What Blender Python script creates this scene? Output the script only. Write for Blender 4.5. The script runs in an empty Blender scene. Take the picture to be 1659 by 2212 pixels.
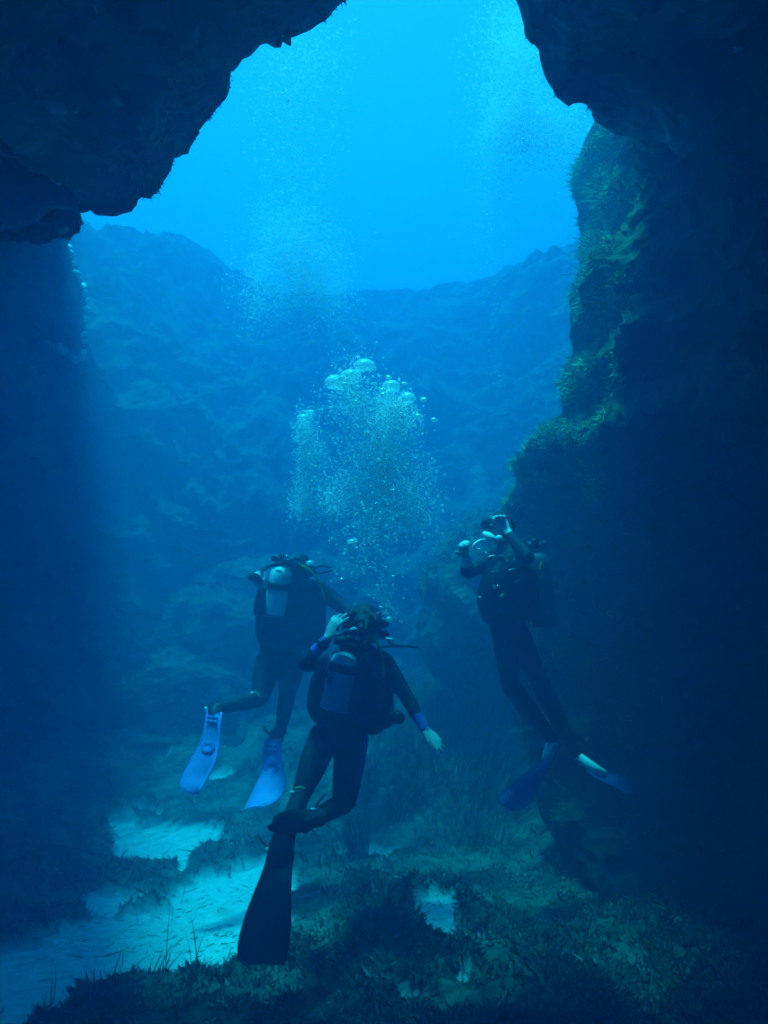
import bpy, math, random
import numpy as np
from mathutils import Vector

random.seed(7)
RNG = np.random.default_rng(11)
SC = bpy.context.scene
COL = SC.collection

# ------------------------------------------------------------------ camera
CAM = np.array([0.0, 0.0, 2.4])
PITCH = math.radians(5.33)
FOC = 2080.0                       # focal length for a frame 1659 x 2212
cam_data = bpy.data.cameras.new('camera')
cam_data.sensor_fit = 'VERTICAL'
cam_data.sensor_height = 24.0
cam_data.sensor_width = 18.0
cam_data.lens = 24.0 * FOC / 2212.0
cam_data.clip_start = 0.05
cam_data.clip_end = 500
cam = bpy.data.objects.new('camera', cam_data)
COL.objects.link(cam)
cam.location = CAM
cam.rotation_euler = (math.pi / 2 + PITCH, 0, 0)
SC.camera = cam

# ------------------------------------------------------------------ world, sun, exposure
SUN_EL, SUN_AZ = math.radians(82), math.radians(-118)     # azimuth from +Y (ahead), negative to the left
world = bpy.data.worlds.new('World')
SC.world = world
world.use_nodes = True
wn = world.node_tree.nodes
wl = world.node_tree.links
wn.clear()
sky = wn.new('ShaderNodeTexSky')
sky.sky_type = 'NISHITA'
sky.sun_disc = False
sky.sun_elevation = SUN_EL
sky.sun_rotation = SUN_AZ
bg = wn.new('ShaderNodeBackground')
bg.inputs['Strength'].default_value = 0.15
wout = wn.new('ShaderNodeOutputWorld')
wl.new(sky.outputs['Color'], bg.inputs['Color'])
wl.new(bg.outputs['Background'], wout.inputs['Surface'])

sun_d = bpy.data.lights.new('sun', 'SUN')
sun_d.energy = 5.0
sun_d.angle = math.radians(9.0)     # the wavy surface spreads the sun
sun_d.color = (1.0, 0.97, 0.94)
sun = bpy.data.objects.new('sun', sun_d)
COL.objects.link(sun)
_to = Vector((math.sin(SUN_AZ) * math.cos(SUN_EL), math.cos(SUN_AZ) * math.cos(SUN_EL), math.sin(SUN_EL)))
sun.rotation_euler = _to.to_track_quat('Z', 'Y').to_euler()

SC.view_settings.view_transform = 'Standard'
SC.view_settings.look = 'None'
SC.view_settings.exposure = 2.26
SC.view_settings.gamma = 1.0
SC.view_settings.use_curve_mapping = False
SC.render.engine = 'CYCLES'
SC.cycles.volume_bounces = 4
SC.cycles.max_bounces = 8
SC.cycles.diffuse_bounces = 3
SC.cycles.transparent_max_bounces = 24
SC.cycles.use_denoising = True

# ------------------------------------------------------------------ helpers
R_ = np.array([1.0, 0, 0])
F_ = np.array([0, math.cos(PITCH), math.sin(PITCH)])
U_ = np.array([0, -math.sin(PITCH), math.cos(PITCH)])


def P(px, py, d):
    """Real position of a point seen at (px, py) of the photograph and lying d metres ahead."""
    return CAM + d * (F_ + (px - 829.5) / FOC * R_ - (py - 1106) / FOC * U_)


def lattice(ix, iy, iz, seed):
    h = (ix * 374761393 + iy * 668265263 + iz * 1274126177 + seed * 974634541) & 0xFFFFFFFF
    h = ((h ^ (h >> 13)) * 1274126177) & 0xFFFFFFFF
    h = (h ^ (h >> 16)) & 0xFFFF
    return h.astype(np.float64) / 32767.5 - 1.0


def vnoise(p, seed=0):
    p = np.asarray(p, float)
    i = np.floor(p).astype(np.int64)
    f = p - i
    f = f * f * f * (f * (f * 6 - 15) + 10)
    out = 0
    for dx in (0, 1):
        wx = f[:, 0] if dx else 1 - f[:, 0]
        for dy in (0, 1):
            wy = f[:, 1] if dy else 1 - f[:, 1]
            for dz in (0, 1):
                wz = f[:, 2] if dz else 1 - f[:, 2]
                out = out + wx * wy * wz * lattice(i[:, 0] + dx, i[:, 1] + dy, i[:, 2] + dz, seed)
    return out


def fbm(p, octaves=4, seed=0, gain=0.5):
    p = np.asarray(p, float)
    s, a, t = 0, 1.0, 0
    for k in range(octaves):
        s = s + a * vnoise(p * 2.03 ** k + 17.3 * k, seed + k)
        t += a
        a *= gain
    return s / t


def smooth(a, b, x):
    t = np.clip((np.asarray(x, float) - a) / (b - a), 0, 1)
    return t * t * (3 - 2 * t)


def mesh_np(name, verts, quads=None, tris=None, shade=True):
    me = bpy.data.meshes.new(name)
    verts = np.asarray(verts, np.float32)
    me.vertices.add(len(verts))
    me.vertices.foreach_set('co', verts.ravel())
    nq = 0 if quads is None else len(quads)
    nt = 0 if tris is None else len(tris)
    idx = []
    if nq:
        idx.append(np.asarray(quads, np.int32).ravel())
    if nt:
        idx.append(np.asarray(tris, np.int32).ravel())
    idx = np.concatenate(idx)
    me.loops.add(len(idx))
    me.loops.foreach_set('vertex_index', idx)
    me.polygons.add(nq + nt)
    st = np.concatenate([np.arange(nq) * 4, nq * 4 + np.arange(nt) * 3]).astype(np.int32)
    me.polygons.foreach_set('loop_start', st)
    me.polygons.foreach_set('use_smooth', np.full(nq + nt, shade, bool))
    me.update(calc_edges=True)
    me.validate()
    return me


def obj(name, me, mat=None, parent=None, **props):
    o = bpy.data.objects.new(name, me)
    COL.objects.link(o)
    if mat is not None and me is not None:
        for m in (mat if isinstance(mat, (list, tuple)) else [mat]):
            me.materials.append(m)
    if parent is not None:
        o.parent = parent
        o.matrix_parent_inverse = parent.matrix_world.inverted()
    for k, v in props.items():
        o[k] = v
    return o


def empty(name, loc, **props):
    o = bpy.data.objects.new(name, None)
    COL.objects.link(o)
    o.location = loc
    o.empty_display_size = 0.1
    for k, v in props.items():
        o[k] = v
    bpy.context.view_layer.update()
    return o


def grid_quads(n, m, wrap=False):
    """n rows by m columns of vertices."""
    i = np.arange(n - 1)[:, None]
    j = np.arange(m if wrap else m - 1)[None, :]
    j2 = (j + 1) % m
    a = i * m + j
    b = i * m + j2
    c = (i + 1) * m + j2
    d = (i + 1) * m + j
    return np.stack([a, b, c, d], -1).reshape(-1, 4)


# ------------------------------------------------------------------ materials
def mat_new(name):
    m = bpy.data.materials.new(name)
    m.use_nodes = True
    nt = m.node_tree
    return m, nt, nt.nodes['Principled BSDF'], nt.nodes, nt.links


def plain(name, col, rough=0.7, metal=0.0, vary=0.15, scale=30, spec=0.3, bump=0.0, col2=None):
    """A procedural material: base colour broken up with noise, slight relief."""
    m, nt, b, N, L = mat_new(name)
    tc = N.new('ShaderNodeTexCoord')
    nz = N.new('ShaderNodeTexNoise')
    nz.inputs['Scale'].default_value = scale
    nz.inputs['Detail'].default_value = 6
    L.new(tc.outputs['Object'], nz.inputs['Vector'])
    cr = N.new('ShaderNodeValToRGB')
    lo = tuple(c * (1 - vary) for c in col) if col2 is None else col2
    hi = tuple(min(1, c * (1 + vary)) for c in col) if col2 is None else col
    cr.color_ramp.elements[0].position = 0.35
    cr.color_ramp.elements[1].position = 0.65
    cr.color_ramp.elements[0].color = (*lo, 1)
    cr.color_ramp.elements[1].color = (*hi, 1)
    L.new(nz.outputs['Fac'], cr.inputs['Fac'])
    L.new(cr.outputs['Color'], b.inputs['Base Color'])
    b.inputs['Roughness'].default_value = rough
    b.inputs['Metallic'].default_value = metal
    b.inputs['Specular IOR Level'].default_value = spec
    if bump:
        bp = N.new('ShaderNodeBump')
        bp.inputs['Strength'].default_value = bump
        bp.inputs['Distance'].default_value = 0.01
        L.new(nz.outputs['Fac'], bp.inputs['Height'])
        L.new(bp.outputs['Normal'], b.inputs['Normal'])
    return m


def rock_mat(name, dark, light, algae, patch=0.55):
    m, nt, b, N, L = mat_new(name)
    tc = N.new('ShaderNodeTexCoord')
    n1 = N.new('ShaderNodeTexNoise'); n1.inputs['Scale'].default_value = 1.3; n1.inputs['Detail'].default_value = 8
    n2 = N.new('ShaderNodeTexNoise'); n2.inputs['Scale'].default_value = 6.0; n2.inputs['Detail'].default_value = 8
    n3 = N.new('ShaderNodeTexVoronoi'); n3.inputs['Scale'].default_value = 9.0
    for n in (n1, n2, n3):
        L.new(tc.outputs['Object'], n.inputs['Vector'])
    r1 = N.new('ShaderNodeValToRGB')
    r1.color_ramp.elements[0].position = 0.3; r1.color_ramp.elements[0].color = (*dark, 1)
    r1.color_ramp.elements[1].position = 0.72; r1.color_ramp.elements[1].color = (*light, 1)
    L.new(n2.outputs['Fac'], r1.inputs['Fac'])
    r2 = N.new('ShaderNodeValToRGB')
    r2.color_ramp.elements[0].position = patch - 0.08
    r2.color_ramp.elements[1].position = patch + 0.08
    L.new(n1.outputs['Fac'], r2.inputs['Fac'])
    mx = N.new('ShaderNodeMix'); mx.data_type = 'RGBA'
    L.new(r2.outputs['Color'], mx.inputs['Factor'])
    L.new(r1.outputs['Color'], mx.inputs['A'])
    mx.inputs['B'].default_value = (*algae, 1)
    L.new(mx.outputs['Result'], b.inputs['Base Color'])
    b.inputs['Roughness'].default_value = 0.95
    b.inputs['Specular IOR Level'].default_value = 0.1
    ad = N.new('ShaderNodeMath'); ad.operation = 'ADD'
    L.new(n2.outputs['Fac'], ad.inputs[0]); L.new(n3.outputs['Distance'], ad.inputs[1])
    bp = N.new('ShaderNodeBump'); bp.inputs['Strength'].default_value = 0.8; bp.inputs['Distance'].default_value = 0.06
    L.new(ad.outputs[0], bp.inputs['Height'])
    L.new(bp.outputs['Normal'], b.inputs['Normal'])
    return m


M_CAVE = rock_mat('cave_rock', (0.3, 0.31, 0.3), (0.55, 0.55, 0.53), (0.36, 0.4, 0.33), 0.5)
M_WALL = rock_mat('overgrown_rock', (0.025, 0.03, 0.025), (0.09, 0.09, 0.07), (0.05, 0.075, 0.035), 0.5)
M_REEF = rock_mat('reef_rock', (0.05, 0.06, 0.05), (0.13, 0.14, 0.1), (0.06, 0.08, 0.05), 0.5)

# ------------------------------------------------------------------ seabed heights
SAND = [  # px, py, half width, half height of bare sand patches, measured where they lie on the bottom
    (362, 1832, 150, 46), (268, 1790, 30, 26), (300, 1768, 55, 8), (450, 1800, 45, 10),
    (395, 1893, 16, 18),
    (120, 2110, 330, 62), (330, 2020, 200, 50), (500, 1945, 140, 42), (250, 1960, 70, 28), (0, 2190, 190, 60), (480, 2030, 130, 60),
    (940, 1958, 58, 15), (885, 1928, 66, 9), (968, 1990, 48, 11), (1020, 1978, 40, 6), (775, 1850, 46, 8), (840, 1853, 26, 5), (815, 1905, 30, 6),
    (705, 2095, 30, 10), (740, 1860, 14, 9), (330, 1640, 55, 18), (470, 1690, 40, 16), (1020, 2040, 26, 7),
    (560, 1880, 60, 12), (690, 1880, 30, 6), (870, 2180, 30, 12), (1000, 2120, 16, 10), (420, 1580, 60, 10)]


def base_height(x, y):
    x = np.asarray(x, float); y = np.asarray(y, float)
    p = np.stack([x * 0.45, y * 0.45, np.zeros_like(x)], -1).reshape(-1, 3)
    n = fbm(p, 3, 5).reshape(x.shape)
    z = 0.16 * n
    z = z + 1.15 * smooth(8.3, 12.5, y + 0.25 * x)
    z = z + 0.75 * np.exp(-(((x - 0.75) / 1.3) ** 2 + ((y - 10.3) / 1.3) ** 2))
    z = z + 0.25 * np.exp(-(((x - 0.3) / 0.8) ** 2 + ((y - 6.9) / 0.6) ** 2))
    z = z + 0.35 * np.exp(-(((x - 2.6) / 1.2) ** 2 + ((y - 7.5) / 1.6) ** 2))
    z = z + 0.5 * smooth(-2.2, -4.2, x) * smooth(7, 10, y)
    return z


def on_floor(px, py):
    d = np.linspace(4.5, 18, 600)
    pts = np.array([P(px, py, t) for t in d])
    h = base_height(pts[:, 0], pts[:, 1])
    k = np.nonzero(pts[:, 2] < h)[0]
    k = k[0] if len(k) else len(d) - 1
    return pts[k]


_SP = []
for px, py, hw, hh in SAND:
    c = on_floor(px, py)
    rx = np.linalg.norm(on_floor(px + hw, py) - on_floor(px - hw, py)) / 2
    ry = abs(on_floor(px, py - hh)[1] - on_floor(px, min(py + hh, 2300))[1]) / 2
    _SP.append((c[0], c[1], rx, ry))


def sand_mask(x, y):
    """1 on bare sand, 0 under growth; ragged border."""
    x = np.asarray(x, float); y = np.asarray(y, float)
    sh = x.shape
    p = np.stack([x.ravel() * 3.1, y.ravel() * 3.1, np.zeros(x.size)], -1)
    n = (0.62 * fbm(p, 5, 21, 0.62)).reshape(sh)
    p2 = np.stack([x.ravel() * 1.1, y.ravel() * 1.1, np.full(x.size, 3.3)], -1)
    m = -0.42 + 0.5 * fbm(p2, 3, 27).reshape(sh)
    for cx, cy, rx, ry in _SP:
        q = 1.0 - np.sqrt(((x - cx) / rx) ** 2 + ((y - cy) / ry) ** 2)
        m = np.maximum(m, q * min(1.0, 0.35 + min(rx, ry)))
    return smooth(-0.05, 0.12, m + n * 0.5)


def seabed_height(x, y):
    x = np.asarray(x, float); y = np.asarray(y, float)
    sh = x.shape
    z = base_height(x, y)
    g = 1 - sand_mask(x, y)
    p = np.stack([x.ravel() * 1.9, y.ravel() * 1.9, np.zeros(x.size)], -1)
    n = fbm(p, 4, 33).reshape(sh)
    n2 = fbm(p * 4.1, 3, 37).reshape(sh)
    return z + g * (0.05 + 0.16 * np.clip(n + 0.25, 0, 2) + 0.07 * n2) + (1 - g) * 0.012 * n2


def axis(lo, hi, flo, fhi, fine, coarse):
    a = np.arange(flo, fhi + 1e-6, fine)
    left = flo - np.cumsum(fine * 1.18 ** np.arange(1, 60)); left = left[left > lo]
    right = fhi + np.cumsum(fine * 1.18 ** np.arange(1, 60)); right = right[right < hi]
    return np.concatenate([[lo], left[::-1], a, right, [hi]])


gx = axis(-45, 45, -4.6, 4.2, 0.035, 1)
gy = axis(-16, 60, 5.0, 13.0, 0.035, 1)
GX, GY = np.meshgrid(gx, gy)
GZ = seabed_height(GX, GY)
me = mesh_np('seabed', np.stack([GX, GY, GZ], -1).reshape(-1, 3), grid_quads(len(gy), len(gx)))
at = me.attributes.new('sand', 'FLOAT', 'POINT')
at.data.foreach_set('value', sand_mask(GX, GY).ravel().astype(np.float32))

m, nt, b, N, L = mat_new('seabed_sand_and_turf')
atn = N.new('ShaderNodeAttribute'); atn.attribute_name = 'sand'
tc = N.new('ShaderNodeTexCoord')
na = N.new('ShaderNodeTexNoise'); na.inputs['Scale'].default_value = 14; na.inputs['Detail'].default_value = 8
nb = N.new('ShaderNodeTexNoise'); nb.inputs['Scale'].default_value = 3.2; nb.inputs['Detail'].default_value = 6
for n in (na, nb):
    L.new(tc.outputs['Object'], n.inputs['Vector'])
rs = N.new('ShaderNodeValToRGB')
rs.color_ramp.elements[0].position = 0.25; rs.color_ramp.elements[0].color = (0.52, 0.52, 0.5, 1)
rs.color_ramp.elements[1].position = 0.7; rs.color_ramp.elements[1].color = (0.74, 0.74, 0.72, 1)
L.new(na.outputs['Fac'], rs.inputs['Fac'])
rt = N.new('ShaderNodeValToRGB')
rt.color_ramp.elements[0].position = 0.36; rt.color_ramp.elements[0].color = (0.035, 0.05, 0.03, 1)
rt.color_ramp.elements[1].position = 0.68; rt.color_ramp.elements[1].color = (0.2, 0.21, 0.15, 1)
L.new(nb.outputs['Fac'], rt.inputs['Fac'])
mx = N.new('ShaderNodeMix'); mx.data_type = 'RGBA'
L.new(atn.outputs['Fac'], mx.inputs['Factor'])
L.new(rt.outputs['Color'], mx.inputs['A']); L.new(rs.outputs['Color'], mx.inputs['B'])
L.new(mx.outputs['Result'], b.inputs['Base Color'])
b.inputs['Roughness'].default_value = 0.95
b.inputs['Specular IOR Level'].default_value = 0.1
wv = N.new('ShaderNodeTexWave'); wv.inputs['Scale'].default_value = 2.6; wv.inputs['Distortion'].default_value = 7.0; wv.inputs['Detail'].default_value = 3.0; wv.inputs['Detail Scale'].default_value = 0.8
mpw = N.new('ShaderNodeMapping'); mpw.inputs['Rotation'].default_value = (0, 0, 1.15)
L.new(tc.outputs['Object'], mpw.inputs['Vector']); L.new(mpw.outputs['Vector'], wv.inputs['Vector'])
hs = N.new('ShaderNodeMath'); hs.operation = 'MULTIPLY_ADD'; hs.inputs[1].default_value = 0.8
L.new(wv.outputs['Fac'], hs.inputs[0]); L.new(na.outputs['Fac'], hs.inputs[2])
bp = N.new('ShaderNodeBump'); bp.inputs['Strength'].default_value = 0.7; bp.inputs['Distance'].default_value = 0.03
L.new(hs.outputs[0], bp.inputs['Height']); L.new(bp.outputs['Normal'], b.inputs['Normal'])
M_SEABED = m
obj('seabed', me, M_SEABED, kind='structure', label='pale sand seabed between patches of dark algae turf', category='seabed')

# ------------------------------------------------------------------ cave: mouth outline (px, py, metres ahead, inner flare)
LEFT = [(-420, 2300, 7.5, .3), (-330, 2050, 8.4, .3), (-130, 1880, 9.6, .3), (60, 1720, 11.2, .3), (230, 1600, 12.8, .3), (350, 1450, 14.2, .3), (400, 1300, 14.8, .3), (380, 1150, 14.6, .3), (325, 1020, 14, .2), (262, 900, 13, .2), (208, 800, 11.8, .2),
        (187, 740, 11.2, .2), (190, 650, 11.2, .2), (165, 570, 11.0, .2), (138, 490, 10.6, .2), (122, 445, 9.6, .2)]
ROOF = [(160, 428, 5.30, 0.3), (250, 402, 5.17, 0.4), (338, 402, 5.03, 0.5), (362, 350, 5.00, 0.5), (385, 300, 4.96, 0.5), (430, 272, 4.90, 0.5), (490, 205, 4.80, 0.5), (500, 130, 4.79, 0.5), (535, 60, 4.74, 0.5),
        (560, 40, 4.70, 0.5), (620, 52, 4.71, 0.5), (700, 40, 4.73, 0.5), (780, -2, 4.74, 0.5), (810, -150, 4.75, 0.5), (850, -320, 4.75, 0.5), (950, -400, 4.77, 0.5), (1040, -320, 4.79, 0.5), (1085, -150, 4.80, 0.5),
        (1108, -10, 4.80, 0.5), (1150, 105, 5.04, 0.5), (1166, 118, 5.13, 0.5), (1210, 207, 5.37, 0.5), (1250, 196, 5.60, 0.5), (1292, 228, 5.86, 0.5), (1380, 270, 6.40, 0.5)]
RIGHT = [(1385, 285, 6.9, .4), (1300, 255, 7.9, .3), (1262, 300, 8.2, .3), (1245, 380, 8.2, .3), (1240, 450, 8.2, .3), (1262, 520, 8.1, .3), (1255, 580, 7.9, .3), (1215, 650, 7.6, .4), (1222, 710, 7.4, .4), (1240, 770, 7.4, .4),
         (1208, 830, 7.3, .4), (1222, 900, 7.3, .5), (1160, 960, 7.5, .6), (1108, 1000, 7.7, .8), (1125, 1050, 7.8, 1.0), (1085, 1100, 8.0, 1.2), (1112, 1160, 8.0, 1.6), (1112, 1300, 7.9, 2.0),
         (1105, 1500, 8.0, 2.1), (1130, 1620, 8.0, 2.0), (1165, 1760, 7.9, 1.6), (1290, 1950, 7.6, .9), (1330, 2150, 7.0, .7), (1340, 2300, 6.5, .6)]

PROF = [(9.0, 0.9), (6.0, 0.8), (3.5, 0.7), (1.8, 0.6), (0.9, 0.5), (0.4, 0.34), (0.12, 0.15), (0, 0)]


def cave_section(name, pts, label, mat, rough=1.0):
    pts = np.array(pts, float)
    w = np.array([P(*q[:3]) for q in pts])
    seg = np.linalg.norm(np.diff(w, axis=0), axis=1)
    s = np.concatenate([[0], np.cumsum(seg)])
    n = max(8, int(s[-1] / 0.035))
    t = np.linspace(0, s[-1], n)
    c = np.stack([np.interp(t, s, w[:, k]) for k in range(3)], -1)
    fl = np.interp(t, s, pts[:, 3])
    ax = np.stack([np.full(n, 0.3), c[:, 1], np.clip(c[:, 2], 1.5, 5.4)], -1)
    nr = c - ax
    nr[:, 1] = 0
    nr /= np.linalg.norm(nr, axis=1)[:, None]
    # smooth the outward direction along the outline
    k = np.ones(25) / 25
    pad = np.pad(nr, ((12, 12), (0, 0)), mode='edge')
    nr = np.stack([np.convolve(pad[:, i], k, mode='valid') for i in range(3)], -1)
    nr /= np.linalg.norm(nr, axis=1)[:, None]
    rows = []
    po = np.array(PROF)
    brow = np.interp(pts[:, 0], [150, 165, 780, 1100, 1390], [1.0, 1.0, 1.0, 1.0, 0.6]) if name == 'cave_roof' else np.ones(len(pts))
    brow = np.interp(t, s, brow)
    so = np.concatenate([[0], np.cumsum(np.linalg.norm(np.diff(po, axis=0), axis=1))])
    to = so[-1] - np.concatenate([np.arange(0, 1.2, 0.05), np.geomspace(1.2, so[-1], 18)])[::-1]
    for q in to:
        a, bb = np.interp(q, so, po[:, 0]), np.interp(q, so, po[:, 1])
        rows.append(c + nr * a + np.array([0, 1.0, 0]) * (bb * (1 + (brow - 1) * smooth(0.5, 2.3, a)))[:, None])
    open_side = name == 'rock_wall' and pts[0, 0] < 0        # the left side is open sea beyond a short stub of wall
    yi = np.concatenate([np.arange(0.05, 4.5, 0.06), np.linspace(4.6, 9.5, 22)])
    if open_side:
        yi = yi[yi < 5.2]
    back = (lambda q: 1 - 0.55 * float(smooth(1.6, 4.5, q))) if mat is M_WALL and pts[-1, 0] > 800 else (lambda q: 1.0)
    for q in yi:
        u = smooth(0, 2.5, q)
        rows.append(c + nr * (fl * u * back(q) + 0.1 * min(q, 1) + 0.55 * max(0, q - 4.6))[:, None] + np.array([0, -q, 0]))
    last = rows[-1]                                     # unseen rear opening, added and flared to let light reach roof and divers
    for f in (0.4, 1.2, 3.0, 6.0, 9.0):
        rows.append(last + nr * f - np.array([0, 0.5 * min(f, 2), 0]))
    V = np.stack(rows, 0)
    n_r = len(rows)
    flat = V.reshape(-1, 3)
    d = np.stack([fbm(flat * 0.8 + 3.1 * j, 3, 50 + j) for j in range(3)], -1) * 0.22
    d += np.stack([fbm(flat * 3.0 + 5.1 * j, 4, 60 + j, 0.6) for j in range(3)], -1) * 0.15
    d += np.stack([fbm(flat * 13.0 + 2.1 * j, 2, 70 + j) for j in range(3)], -1) * 0.035
    edge = np.abs(np.arange(n_r) - len(to))[:, None] * np.ones(n)
    keep = 0.3 + 0.7 * smooth(0, 9, edge).ravel()
    flat = flat + d * keep[:, None] * rough
    flat[:, 2] = np.clip(flat[:, 2], -0.7, 8.6)
    flat[:, 0] = np.clip(flat[:, 0], -15, 15)
    me = mesh_np(name, flat, grid_quads(n_r, n))
    o = obj(name, me, mat, kind='structure', label=label, category='rock')
    return o, flat.reshape(n_r, n, 3), len(to)


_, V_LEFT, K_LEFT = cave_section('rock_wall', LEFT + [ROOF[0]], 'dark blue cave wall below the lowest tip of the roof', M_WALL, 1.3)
_, V_ROOF, K_ROOF = cave_section('cave_roof', LEFT[-2:] + ROOF, 'jagged dark cave roof overhead framing the bright notch of open water', M_CAVE)
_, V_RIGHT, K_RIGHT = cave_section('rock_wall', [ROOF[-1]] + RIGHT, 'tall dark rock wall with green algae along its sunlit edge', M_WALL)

# ------------------------------------------------------------------ reef beyond the cave
rx_ = np.linspace(-22, 22, 420)
rt_ = np.linspace(0, 1, 230)
RX, RT = np.meshgrid(rx_, rt_)
prof_y = np.interp(RT, [0, .25, .5, .72, .9, 1], [11.8, 13.8, 15.9, 17.7, 19.4, 38])
prof_z = np.interp(RT, [0, .25, .5, .72, .9, 1], [0.4, 3.5, 5.9, 7.6, 8.6, 8.6])
RYv = prof_y - 4.2 * smooth(-1.2, -5.2, RX) * (0.35 + 0.65 * RT) - 3.4 * smooth(1.0, 4.2, RX) * (0.35 + 0.65 * RT)
RZv = prof_z
fl = np.stack([RX, RYv, RZv], -1).reshape(-1, 3)
d1 = fbm(fl * 0.5, 4, 80) * 1.2 + fbm(fl * 2.0, 4, 84, 0.6) * 0.3
fl[:, 1] -= d1
rg = (0.45 - np.abs(fbm(fl * 1.1, 4, 86, 0.55))) * 1.1 + (0.4 - np.abs(fbm(fl * 3.3, 3, 87))) * 0.35
fl[:, 1] -= rg * 0.9
fl[:, 2] += rg * 0.45
fl[:, 2] += (fbm(fl * 0.8 + 9, 4, 88) * 0.5)
fl[:, 2] = np.clip(fl[:, 2], -0.5, 8.6)
obj('reef', mesh_np('reef', fl, grid_quads(230, 420)), M_REEF, kind='structure', label='hazy blue reef slope rising beyond the cave mouth', category='reef')

# ------------------------------------------------------------------ water
bm_v = np.array([(x, y, z) for x in (-50, 50) for y in (-20, 64) for z in (-2.5, 9.3)], float)
me = bpy.data.meshes.new('haze')
me.from_pydata([tuple(v) for v in bm_v], [], [(0, 1, 3, 2), (4, 6, 7, 5), (0, 4, 5, 1), (2, 3, 7, 6), (0, 2, 6, 4), (1, 5, 7, 3)])
M_WATER = bpy.data.materials.new('sea_water')
M_WATER.use_nodes = True
nt = M_WATER.node_tree
nt.nodes.clear()
pv = nt.nodes.new('ShaderNodeVolumePrincipled')
pv.inputs['Color'].default_value = (0.035, 0.12, 0.21, 1)
pv.inputs['Absorption Color'].default_value = (0.0, 0.615, 0.80, 1)
pv.inputs['Density'].default_value = 0.46
pv.inputs['Anisotropy'].default_value = 0.5
mo = nt.nodes.new('ShaderNodeOutputMaterial')
nt.links.new(pv.outputs['Volume'], mo.inputs['Volume'])
obj('haze', me, M_WATER, kind='stuff', label='clear blue sea water filling the cave and the open sea', category='water')
# ------------------------------------------------------------------ plants and growth
from mathutils.bvhtree import BVHTree


def surf_bvh(names):
    out = []
    for o in SC.objects:
        if o.type == 'MESH' and o.name.split('.')[0] in names:
            me = o.data
            n = len(me.vertices)
            v = np.empty(n * 3, np.float32); me.vertices.foreach_get('co', v)
            out.append(BVHTree.FromPolygons(v.reshape(-1, 3).tolist(), [tuple(p.vertices) for p in me.polygons]))
    return out


BVH_WALLS = surf_bvh({'rock_wall', 'cave_roof'})


def hit(px, py, bvhs=None):
    """First rock surface along the line of sight, with its normal (turned to the viewer)."""
    d = P(px, py, 1.0) - CAM
    d /= np.linalg.norm(d)
    best = None
    for b in (bvhs or BVH_WALLS):
        co, no, _, dist = b.ray_cast(Vector(CAM), Vector(d), 40)
        if co is not None and (best is None or dist < best[2]):
            no = np.array(no)
            if no @ d > 0:
                no = -no
            best = (np.array(co), no, dist)
    return best


def blades(name, base, dirs, length, width, tone, mat, bend=0.25, seed=0, **props):
    """Many small tapering leaves as one mesh; tone (0..1) is each leaf's own colour."""
    rng = np.random.default_rng(seed)
    n = len(base)
    dirs = dirs / np.linalg.norm(dirs, axis=1)[:, None]
    r = rng.normal(size=(n, 3))
    side = np.cross(dirs, r); side /= np.linalg.norm(side, axis=1)[:, None]
    bd = np.cross(dirs, side)
    L = length[:, None]; W = width[:, None]
    k = (rng.uniform(-1, 1, n) * bend)[:, None]
    b0 = base - side * W / 2; b1 = base + side * W / 2
    m = base + dirs * L * 0.55 + bd * L * k * 0.35
    m0 = m - side * W * 0.45; m1 = m + side * W * 0.45
    t = base + dirs * L * 0.97 + bd * L * k
    V = np.stack([b0, b1, m0, m1, t], 1).reshape(-1, 3)
    i = np.arange(n)[:, None] * 5
    q = i + np.array([[0, 1, 3, 2]])
    tr = i + np.array([[2, 3, 4]])
    me = mesh_np(name, V, q, tr)
    a = me.attributes.new('tone', 'FLOAT', 'POINT')
    a.data.foreach_set('value', np.repeat(tone, 5).astype(np.float32))
    return obj(name, me, mat, **props)


def leaf_mat(name, stops):
    m, nt, b, N, L = mat_new(name)
    a = N.new('ShaderNodeAttribute'); a.attribute_name = 'tone'
    cr = N.new('ShaderNodeValToRGB')
    e = cr.color_ramp.elements
    e[0].position = stops[0][0]; e[0].color = (*stops[0][1], 1)
    e[1].position = stops[-1][0]; e[1].color = (*stops[-1][1], 1)
    for p, c in stops[1:-1]:
        x = e.new(p); x.color = (*c, 1)
    L.new(a.outputs['Fac'], cr.inputs['Fac'])
    L.new(cr.outputs['Color'], b.inputs['Base Color'])
    b.inputs['Roughness'].default_value = 0.8
    b.inputs['Specular IOR Level'].default_value = 0.15
    return m


M_TURF = leaf_mat('turf_leaves', [(0, (0.025, 0.04, 0.025)), (0.6, (0.07, 0.1, 0.06)), (0.85, (0.2, 0.22, 0.15)), (1, (0.5, 0.5, 0.43))])
M_GRASS = leaf_mat('seagrass_leaves', [(0, (0.03, 0.06, 0.03)), (0.7, (0.07, 0.12, 0.05)), (1, (0.3, 0.34, 0.24))])
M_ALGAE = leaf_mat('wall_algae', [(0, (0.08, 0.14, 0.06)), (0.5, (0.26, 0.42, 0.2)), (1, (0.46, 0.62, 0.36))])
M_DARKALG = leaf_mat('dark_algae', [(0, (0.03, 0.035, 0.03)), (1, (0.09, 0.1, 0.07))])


def scatter_floor(n, y0, y1, seed):
    rng = np.random.default_rng(seed)
    u = rng.uniform(0, 1, n)
    y = 1 / (1 / y0 + u * (1 / y1 - 1 / y0))           # denser where near
    x = rng.uniform(-0.5, 0.5, n) * y
    return x, y


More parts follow.
